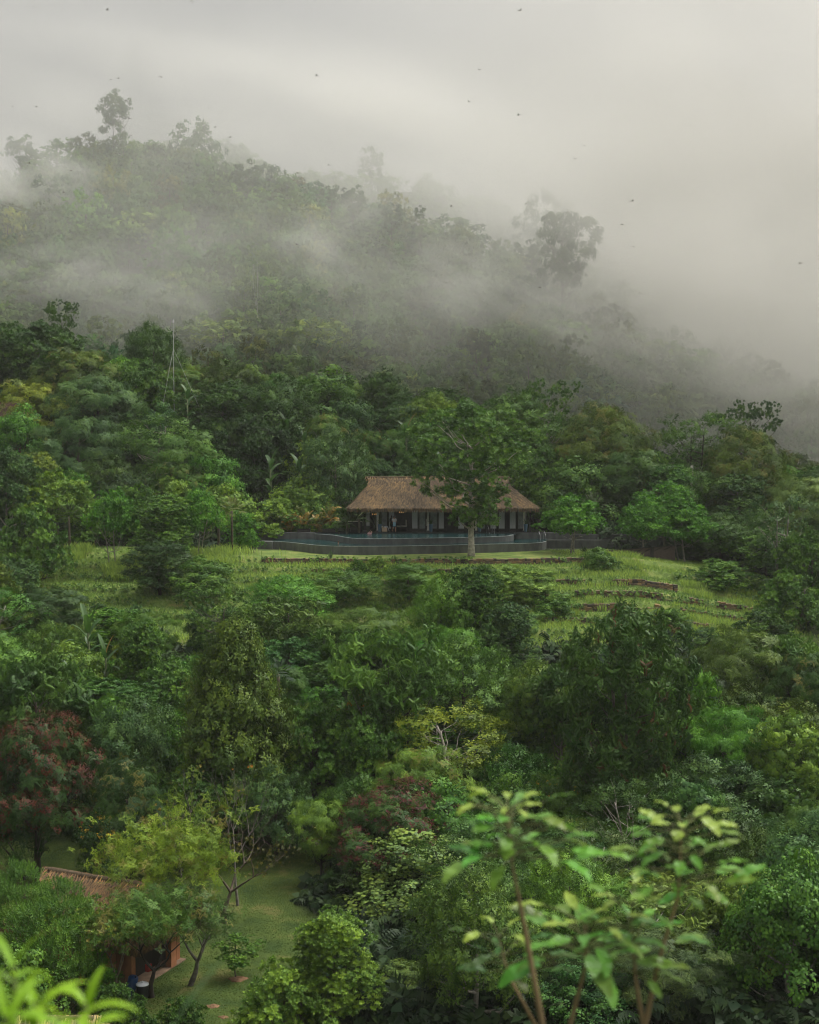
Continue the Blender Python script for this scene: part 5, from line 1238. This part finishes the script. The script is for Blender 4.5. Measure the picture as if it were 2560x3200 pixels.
person((at(1057, 1600, 151.0).x, 151.0, ZL - 1.47), 1.2, 'swimmer with only head and shoulders above the water of the lower pool', None, None,
       [((-.3, -.1, 1.25), (-.3, -.3, 1.2), (-.3, -.38, 1.2)), ((.3, -.1, 1.25), (.3, -.3, 1.2), (.3, -.38, 1.2))], legs=False, hairmat=plain('brown_hair', (.10, .05, .03), .6, .3, 9, .2))

# hut at the lower edge ---------------------------------------------
M_TERRA = plain('terracotta_plaster', (.46, .20, .10), .85, .15, 2.2, .2)
ang = math.atan2(-.41, .914)
hut = empty('thatched_hut', (-17.0, 75.1, -29.2), ang); props(hut, 'small terracotta hut with ragged thatched roof seen from above behind the green bushes', 'hut')
hip_roof(hut, -3.1, 3.0, -5.2, 5.1, 0, -3.2, 3.2, 4.55, 2.55, 26000, 9, col=(.21, .135, .085), sw=.045, sl=.45, thick=.22)
for (x0, x1, nm) in ((1.05, 1.4, 'pillar'), (2.3, 3.1, 'pillar'), (3.9, 4.3, 'pillar')):
    MB().box(x0, x1, -2.7, -2.35, -.2, 2.6).build(nm, M_TERRA, hut)
MB().box(-4.3, 3.19, -.9, -.7, -.2, 2.6).build('front_wall', M_TERRA, hut); MB().box(-.95, -.6, -2.7, -2.35, -.2, 2.6).build('pillar', M_TERRA, hut)
arch = MB(); pts_ = [(1.05 * math.cos(a), 1.05 * math.sin(a)) for a in np.linspace(PI, 0, 12)]
for i in range(11):
    (xa, zaa), (xb, zbb) = pts_[i], pts_[i + 1]; arch.add([(xa * .78 + .22, -2.7, 1.45 + zaa * .75), (xb * .78 + .22, -2.7, 1.45 + zbb * .75), (xb * .78 + .22, -2.7, 2.6), (xa * .78 + .22, -2.7, 2.6), (xa * .78 + .22, -2.36, 1.45 + zaa * .75), (xb * .78 + .22, -2.36, 1.45 + zbb * .75), (xb * .78 + .22, -2.36, 2.6), (xa * .78 + .22, -2.36, 2.6)],
       [(0, 1, 2, 3), (0, 4, 5, 1), (7, 6, 5, 4)])
arch.build('arch', M_TERRA, hut)
MB().box(3.95, 4.3, .9, 1.4, -.2, 2.6).build('pillar', M_TERRA, hut); MB().box(3.2, 3.35, -1.3, 1.9, -.2, 2.6).build('inner_shade_panel', M_DARKW, hut); MB().box(-4.3, 3.99, 1.9, 2.2, -.2, 2.6).build('back_wall', M_TERRA, hut)  # dark panel stands in for the shaded interior of the hut; timber colour reused
MB().box(-4.3, 4.3, -3.2, 2.3, -.3, -.01).build('floor_slab', plain('floor_tile', (.30, .20, .13), .7, .3, 3, .3), hut)
q = on_z(447, 3112, -29.15)
e = empty('water_tank', (q.x, q.y - .1, gz(q.x, q.y) + .1)); props(e, 'black plastic tank with white lid against the orange pillar', 'tank')
MB().lathe([(.27, 0), (.30, .03), (.31, .3), (.31, .62), (.29, .66)], sides=20).build('barrel', plain('black_plastic', (.012, .013, .015), .4, .4, 4, .2), e, True)
lid = MB().lathe([(.33, .665), (.33, .70), (.20, .76), (.06, .77)], sides=20).build('lid', plain('white_plastic', (.72, .74, .76), .4, .4, 4, .08), e, True); MB().lathe([(.05, .772), (.05, .83), (.02, .85)], sides=10).build('knob', MATS['white_plastic'], lid)
q = on_z(403, 3108, -29.15); e = empty('blue_barrel', (q.x, q.y + .2, gz(q.x, q.y) + .1)); props(e, 'blue plastic drum leaning between the orange pillars', 'drum'); e.rotation_euler = (.1, .25, 0)
MB().lathe([(.24, 0), (.26, .04), (.26, .35), (.28, .38), (.26, .41), (.26, .9), (.22, .95)], sides=18).build('body', plain('blue_plastic', (.012, .05, .14), .4, .4, 4, .15), e, True); MB().lathe([(.05, .951), (.05, .98)], .1, 0, 0, 8).build('cap', M_BLK, e)
cl = MB(); 
for j in range(6):
    for i in range(6): cl.v.append((i * .07, .05 * math.sin(i * 1.8), 1.0 - j * .14 - .05 * math.sin(i * 1.1)))
cl.f = [(j * 6 + i, j * 6 + i + 1, j * 6 + 7 + i, j * 6 + 6 + i) for j in range(5) for i in range(5)]
q = at(478, 3022, 71.6); cl.v = [(x, y, z * .55 + .3) for x, y, z in cl.v]; o = cl.build('hanging_cloth', plain('red_cloth', (.45, .06, .05), .9, .1, 5, .2), None, True, loc=(q.x - .4, q.y, q.z - .7)); props(o, 'red cloth hanging by the hut pillar behind the dark tree', 'cloth'); o.modifiers.new('s', 'SOLIDIFY').thickness = .02
# nearer straw roof peeping in at the lower edge
h2 = empty('straw_roofed_hut', (-15.5, 61.2, -29.0)); props(h2, 'straw roof peak just entering the bottom edge below the blurred plants', 'hut')
hip_roof(h2, -1.6, 1.6, -3.4, 3.4, 0, -2.8, 2.8, at(250, 3188, 61.2).z + 29.0, at(250, 3188, 61.2).z + 27.2, 7000, 15, col=(.34, .27, .17), sw=.05, sl=.5)
for sx in (-2.6, 2.6):
    for sy in (-2.1, 2.1): MB().box(sx - .1, sx + .1, sy - .1, sy + .1, -.8, at(250, 3188, 61.2).z + 27.25).build('post', M_DARKW, h2)
# balcony house at the frame edge
bx = at(60, 1350, 177); e = empty('balcony_house', (bx.x - 3.0, 177, gz(bx.x, 177))); props(e, 'brown hillside house with wooden balcony almost hidden by trees', 'house'); H0 = at(60, 1380, 177).z - e.location.z
MB().box(-4, 3.5, 0, 5, -3, H0 + 2.65).build('wall', plain('brown_plaster', (.22, .10, .06), .85, .1, 2, .3), e)
MB().box(-2.6, -.4, -.06, -.003, H0 + .3, H0 + 2.2).build('window', M_GLASS, e); MB().box(.4, 1.6, -.05, -.004, H0 + .1, H0 + 2.2).build('door', M_DARKW, e)
MB().box(-4, 3.6, -1.5, -.01, H0 - .25, H0 - .05).build('balcony_floor', M_DARKW, e)
for i in range(24): x = -3.9 + i * .32; MB().box(x - .02, x + .02, -1.48, -1.43, H0 - .05, H0 + .85).build('baluster', M_DARKW, e)
MB().box(-4, 3.6, -1.5, -1.4, H0 + .86, H0 + .93).build('handrail', M_DARKW, e)
rf = MB(); rf.add([(-5, -2, H0 + 2.7), (4.5, -2, H0 + 2.7), (4.5, 7, H0 + 2.7), (-5, 7, H0 + 2.7), (-4, 2.5, H0 + 5), (3.5, 2.5, H0 + 5)], [(0, 1, 5, 4), (1, 2, 5), (2, 3, 4, 5), (3, 0, 4), (3, 2, 1, 0)]); rf.build('roof', plain('rust_roof', (.09, .05, .035), .8, .2, 2, .3), e)
# mast
mp = at(543, 1130, 184); tz = at(543, 1008, 184).z; e = empty('antenna_mast', (mp.x, 184, gz(mp.x, 184))); props(e, 'thin white antenna mast with guy wires above the trees', 'mast'); H = tz - e.location.z
MB().tube([(0, 0, 0), (0, 0, H)], [.035, .025], 8).build('pole', plain('white_metal', (.7, .7, .68), .5, .4, 4, .1), e)
MB().lathe([(.12, H - .05), (.13, H + .1), (.02, H + .45)], sides=10).build('finial', MATS['white_metal'], e)
for a_ in (.2, 2.3, 4.4):
    MB().tube([(0, 0, H * .8), (math.cos(a_) * 3.2, math.sin(a_) * 3.2, max(H * .8 - 7.5, 0))], .012, 4).build('guy_wire', MATS['white_metal'], e)
wp = at(2162, 1500, 170); e = MB().box(-.14, .14, -.14, .14, 0, at(2162, 1455, 170).z - gz(wp.x, 170)).build('post', M_CREAM, None, loc=(wp.x, 170, gz(wp.x, 170))); props(e, 'plain white post among the trees beyond the pale-trunked pair', 'post')
# thin white trunk on the mountain
leafed('slender_tree', 808, 760, 252, 60, 33, C_['md'], 'very thin white trunk standing bare on the misty mountainside', (.5, .48, .44), .3, 3, tpl='clump', size=.5, depth=3, mat=M_FAR, spread=.3)

# ------------------------------------------------------------------ flying dragonflies
M_BUG = plain('dragonfly_body', (.07, .045, .02), .5, .4, 20, .3); M_WING = plain('dragonfly_wing', (.22, .20, .15), .3, .5, 20, .2)
bb = MB(); bb.tube([(-.022, 0, 0), (-.016, 0, .001), (0, 0, .002), (.012, 0, .001), (.05, 0, 0)], [.003, .005, .0045, .0025, .0016], 7); bbm = bb.mesh('body', M_BUG, True)
def wing(a, s):
    mb = MB(); d = Vector((math.sin(a) * .25, math.cos(a) * s, .22)); n = Vector((1, 0, 0))
    L = .046; mb.add([Vector((0, 0, .003)), d * L * .5 + n * .006, d * L + n * .003, d * L - n * .003, d * L * .5 - n * .006], [(0, 1, 2, 3, 4)]); return mb.mesh('wing', M_WING)
wm = [wing(.5, 1), wing(.5, -1), wing(-.6, 1), wing(-.6, -1)]
BUG = [(335, 31, 18, 'high above the lone tall ridge tree, close to the picture top'), (104, 22, 22, 'highest in the sky over the ridge start'), (1230, 237, 15, 'none'), (990, 237, 16, 'hovering in the open sky above the ridge middle, wings raised'),
 (1625, 33, 15, 'largest, near the top of the sky above the open ridge tree'), (1498, 218, 22, 'small, in clear sky between two larger ones'), (1466, 318, 18, 'brown, with long body in the pale sky'), (1620, 360, 17, 'dark, low over the ghostly ridge crown'),
 (503, 241, 18, 'side-on, above the veiled round ridge tree'), (370, 245, 20, 'tilted, just above the lone tall ridge tree'), (347, 249, 26, 'tiny, next to the tilted one over the lone tree'), (113, 334, 20, 'level, over the faint flat-topped tree'),
 (40, 333, 24, 'tiny, nearest the frame edge over the mist'), (405, 371, 20, 'beside the crown of the lone tall ridge tree'), (411, 424, 24, 'below the crown of the lone tall ridge tree'), (720, 429, 16, 'dark, over the mist between two ridge trees'),
 (673, 398, 24, 'small, above the knobbly ridge tree'), (653, 338, 28, 'faint speck over the rounded veiled tree'), (600, 6, 24, 'touching the very top edge of the sky'), (1230, 91, 26, 'faint speck in the middle of the sky'), (1825, 455, 20, 'above the end of the visible ridge'),
 (1797, 496, 22, 'close above the big open ridge tree'), (2158, 392, 24, 'alone in the blank pale sky'), (1975, 628, 14, 'large, with spread wings beside the big open ridge tree'), (1946, 702, 18, 'wings up, over the fading slope'), (1980, 771, 20, 'level, over the fading slope'),
 (2500, 823, 15, 'spread-winged, alone by the frame edge in the fog'), (1410, 645, 20, 'over the smooth-domed ridge tree'), (1642, 638, 22, 'over the ghostly ridge crown foot'), (1688, 899, 18, 'reddish, over the central mist bank'), (928, 765, 20, 'reddish, over the dark middle slope'),
 (1027, 516, 22, 'slanting, near the ridge step'), (930, 541, 22, 'small, over the upper ridge line'), (2001, 916, 20, 'in front of the upright fading tree'), (455, 812, 22, 'over the lower shoulder mist'), (92, 510, 22, 'before the veiled ridge start'), (223, 534, 20, 'before the bushy ridge crest'),
 (1962, 1130, 20, 'yellowish, over the misty foot of the mountain'), (1396, 884, 24, 'tiny, over the central slope'), (200, 602, 24, 'tiny, over the middle of the ridge shoulder')]
for i, (px, py, D, w) in enumerate(BUG):
    if w == 'none': continue
    e = empty('dragonfly', at(px, py, D), random.uniform(0, 6.28)); e.rotation_euler = (random.uniform(-.3, .3), random.uniform(-.2, .2), random.choice([0, PI]) + random.uniform(-.7, .7)); e.scale = (.75,) * 3
    props(e, 'dragonfly ' + w, 'dragonfly', 'dragonflies hovering over the valley')
    link('body', bbm, None, e)
    for m_ in wm: link('wing', m_, None, e)
VEIL_SCALE, VEIL_LO, VEIL_HI = .022, .0008, .0028
HAZE = 0.00017
MIST = [
 (60, 540, 300, 24, 20, 11, 0.06, 10, 'bank of mist veiling the start of the ridge'),
 (120, 860, 255, 22, 12, 7, 0.050, -10, 'low bank of mist at the frame-edge end of the slope'),
 (430, 930, 250, 22, 12, 6, 0.047, 14, 'trailing bank of mist on the lower shoulder of the mountain'),
 (560, 800, 285, 18, 12, 8, 0.020, -25, 'wisp of mist climbing the middle of the mountain'),
 (1000, 800, 262, 15, 12, 9, 0.039, 25, 'bank of mist drifting across the middle slope'),
 (1080, 690, 290, 18, 12, 8, 0.033, -20, 'wisp of mist under the step in the ridge'),
 (1450, 900, 245, 20, 14, 8, 0.061, 22, 'thick bank of mist across the central slope'),
 (1480, 760, 275, 15, 12, 12, 0.039, -35, 'wisp of mist rising towards the ridge centre'),
 (1780, 1000, 240, 18, 14, 7, 0.050, 30, 'bank of mist below the big open ridge tree'),
 (2020, 800, 285, 30, 20, 18, 0.080, 25, 'bank of mist rolling over the end of the ridge'),
 (700, 330, 430, 150, 45, 34, 0.022, 8, 'deep bank of mist rising behind the ridge'),
 (1700, 600, 430, 130, 50, 36, 0.045, 20, 'deep bank of mist hiding the farther ridge'),
 (2350, 900, 285, 58, 55, 44, 0.07, 15, 'wide bank of mist swallowing the end of the ridge'),
 (2300, 1120, 228, 26, 16, 9, 0.060, 12, 'pale mist bank lying on the far end of the slope above the leaning open tree'),
 (1900, 1090, 236, 20, 14, 7, 0.050, 20, 'pale mist bank behind the yellow-flecked domed tree'),
 (2450, 1230, 212, 16, 14, 7, 0.060, 8, 'low mist bank touching the forest edge by the tall pale trunk'),
]
# ------------------------------------------------------------------ haze and mist
def volume_mat(name, density, color=(.935, .92, .885), aniso=0.2, noise=None):
    m, n, l = new_mat(name)
    out = N(n, 'ShaderNodeOutputMaterial'); v = N(n, 'ShaderNodeVolumePrincipled')
    v.inputs['Color'].default_value = rgb(color); v.inputs['Density'].default_value = density; v.inputs['Anisotropy'].default_value = aniso
    if noise:
        tc = N(n, 'ShaderNodeTexCoord')
        ln = N(n, 'ShaderNodeVectorMath', operation='LENGTH'); l.new(tc.outputs['Object'], ln.inputs[0])
        mr = N(n, 'ShaderNodeMapRange', interpolation_type='SMOOTHSTEP'); mr.inputs[1].default_value = .25; mr.inputs[2].default_value = 1.0; mr.inputs[3].default_value = 1; mr.inputs[4].default_value = 0
        l.new(ln.outputs['Value'], mr.inputs[0])
        oi = N(n, 'ShaderNodeObjectInfo'); ad = N(n, 'ShaderNodeVectorMath', operation='ADD'); l.new(tc.outputs['Object'], ad.inputs[0]); l.new(oi.outputs['Location'], ad.inputs[1])
        nz = N(n, 'ShaderNodeTexNoise'); nz.inputs['Scale'].default_value = noise; nz.inputs['Detail'].default_value = 3; l.new(ad.outputs[0], nz.inputs['Vector'])
        mr2 = N(n, 'ShaderNodeMapRange'); mr2.inputs[1].default_value = .38; mr2.inputs[2].default_value = .68; l.new(nz.outputs[0], mr2.inputs[0])
        mu = N(n, 'ShaderNodeMath', operation='MULTIPLY'); l.new(mr.outputs[0], mu.inputs[0]); l.new(mr2.outputs[0], mu.inputs[1])
        mu2 = N(n, 'ShaderNodeMath', operation='MULTIPLY'); l.new(mu.outputs[0], mu2.inputs[0]); mu2.inputs[1].default_value = density
        l.new(mu2.outputs[0], v.inputs['Density'])
    l.new(v.outputs[0], out.inputs['Volume']); return m
mb = MB(); mb.box(-760, 760, -90, 1550, -95, 125)
hz = link('haze', mb.mesh('haze'), volume_mat('haze', HAZE)); props(hz, kind='stuff')
def veil():
    m, n, l = new_mat('mist_veil')
    out = N(n, 'ShaderNodeOutputMaterial'); v = N(n, 'ShaderNodeVolumePrincipled'); v.inputs['Color'].default_value = (.935, .92, .885, 1); v.inputs['Anisotropy'].default_value = .2
    tc = N(n, 'ShaderNodeTexCoord'); mp = N(n, 'ShaderNodeMapping'); mp.inputs['Scale'].default_value = (1, 1, 1.7); mp.inputs['Rotation'].default_value = (0, math.radians(14), 0)
    l.new(tc.outputs['Object'], mp.inputs[0])
    nz = N(n, 'ShaderNodeTexNoise'); nz.inputs['Scale'].default_value = VEIL_SCALE; nz.inputs['Detail'].default_value = 3.5; nz.inputs['Roughness'].default_value = .55; l.new(mp.outputs[0], nz.inputs['Vector'])
    mr = N(n, 'ShaderNodeMapRange', interpolation_type='SMOOTHSTEP'); mr.inputs[1].default_value = .40; mr.inputs[2].default_value = .66; mr.inputs[3].default_value = VEIL_LO; mr.inputs[4].default_value = VEIL_HI; l.new(nz.outputs[0], mr.inputs[0])
    sx = N(n, 'ShaderNodeSeparateXYZ'); l.new(tc.outputs['Object'], sx.inputs[0])
    yx = N(n, 'ShaderNodeMath', operation='MULTIPLY_ADD'); l.new(sx.outputs['X'], yx.inputs[0]); yx.inputs[1].default_value = .3; l.new(sx.outputs['Y'], yx.inputs[2])
    f1 = N(n, 'ShaderNodeMapRange', interpolation_type='SMOOTHSTEP'); f1.inputs[1].default_value = -203; f1.inputs[2].default_value = -192; l.new(yx.outputs[0], f1.inputs[0])
    f2 = N(n, 'ShaderNodeMapRange', interpolation_type='SMOOTHSTEP'); f2.inputs[1].default_value = 80; f2.inputs[2].default_value = 50; f2.inputs[3].default_value = 0; f2.inputs[4].default_value = 1; l.new(sx.outputs['Z'], f2.inputs[0])
    f2.inputs[1].default_value = 50; f2.inputs[2].default_value = 80; f2.inputs[3].default_value = 1; f2.inputs[4].default_value = 0
    f3 = N(n, 'ShaderNodeMapRange', interpolation_type='SMOOTHSTEP'); f3.inputs[1].default_value = -5; f3.inputs[2].default_value = 70; f3.inputs[3].default_value = 1; f3.inputs[4].default_value = 4.0; l.new(sx.outputs['X'], f3.inputs[0])
    f4 = N(n, 'ShaderNodeMapRange', interpolation_type='SMOOTHSTEP'); f4.inputs[1].default_value = -190; f4.inputs[2].default_value = -150; f4.inputs[3].default_value = 6.5; f4.inputs[4].default_value = 1; l.new(yx.outputs[0], f4.inputs[0])
    a = None
    for f in (f1, f2, f3, f4):
        mu = N(n, 'ShaderNodeMath', operation='MULTIPLY'); l.new((a or mr).outputs[0], mu.inputs[0]); l.new(f.outputs[0], mu.inputs[1]); a = mu
    l.new(a.outputs[0], v.inputs['Density']); l.new(v.outputs[0], out.inputs['Volume'])
    mb = MB().box(-230, 230, -232, 200, -80, 82); o = mb.build('mist', m, None, loc=(0, 408, 40)); props(o, 'thin uneven mist wrapping the whole mountainside', kind='stuff')
    m.cycles.volume_step_rate = .35
veil()
def icosph(name):
    import bmesh
    me = bpy.data.meshes.new(name); bm = bmesh.new(); bmesh.ops.create_icosphere(bm, subdivisions=3, radius=1.0); bm.to_mesh(me); bm.free(); return me
for i, (px, py, D, rx, ry, rz, dens, rot, lab) in enumerate(MIST):
    c = at(px, py, D)
    o = link('mist_bank', icosph('mist_bank'), volume_mat('mist', dens, noise=2.1), loc=c)
    o.scale = (rx, ry, rz); o.rotation_euler = (0, math.radians(rot), 0); o.data.materials[0].cycles.volume_step_rate = 0.6 if hasattr(o.data.materials[0].cycles, 'volume_step_rate') else 1
    props(o, lab, 'mist', 'mist banks drifting over the mountainside', 'stuff')
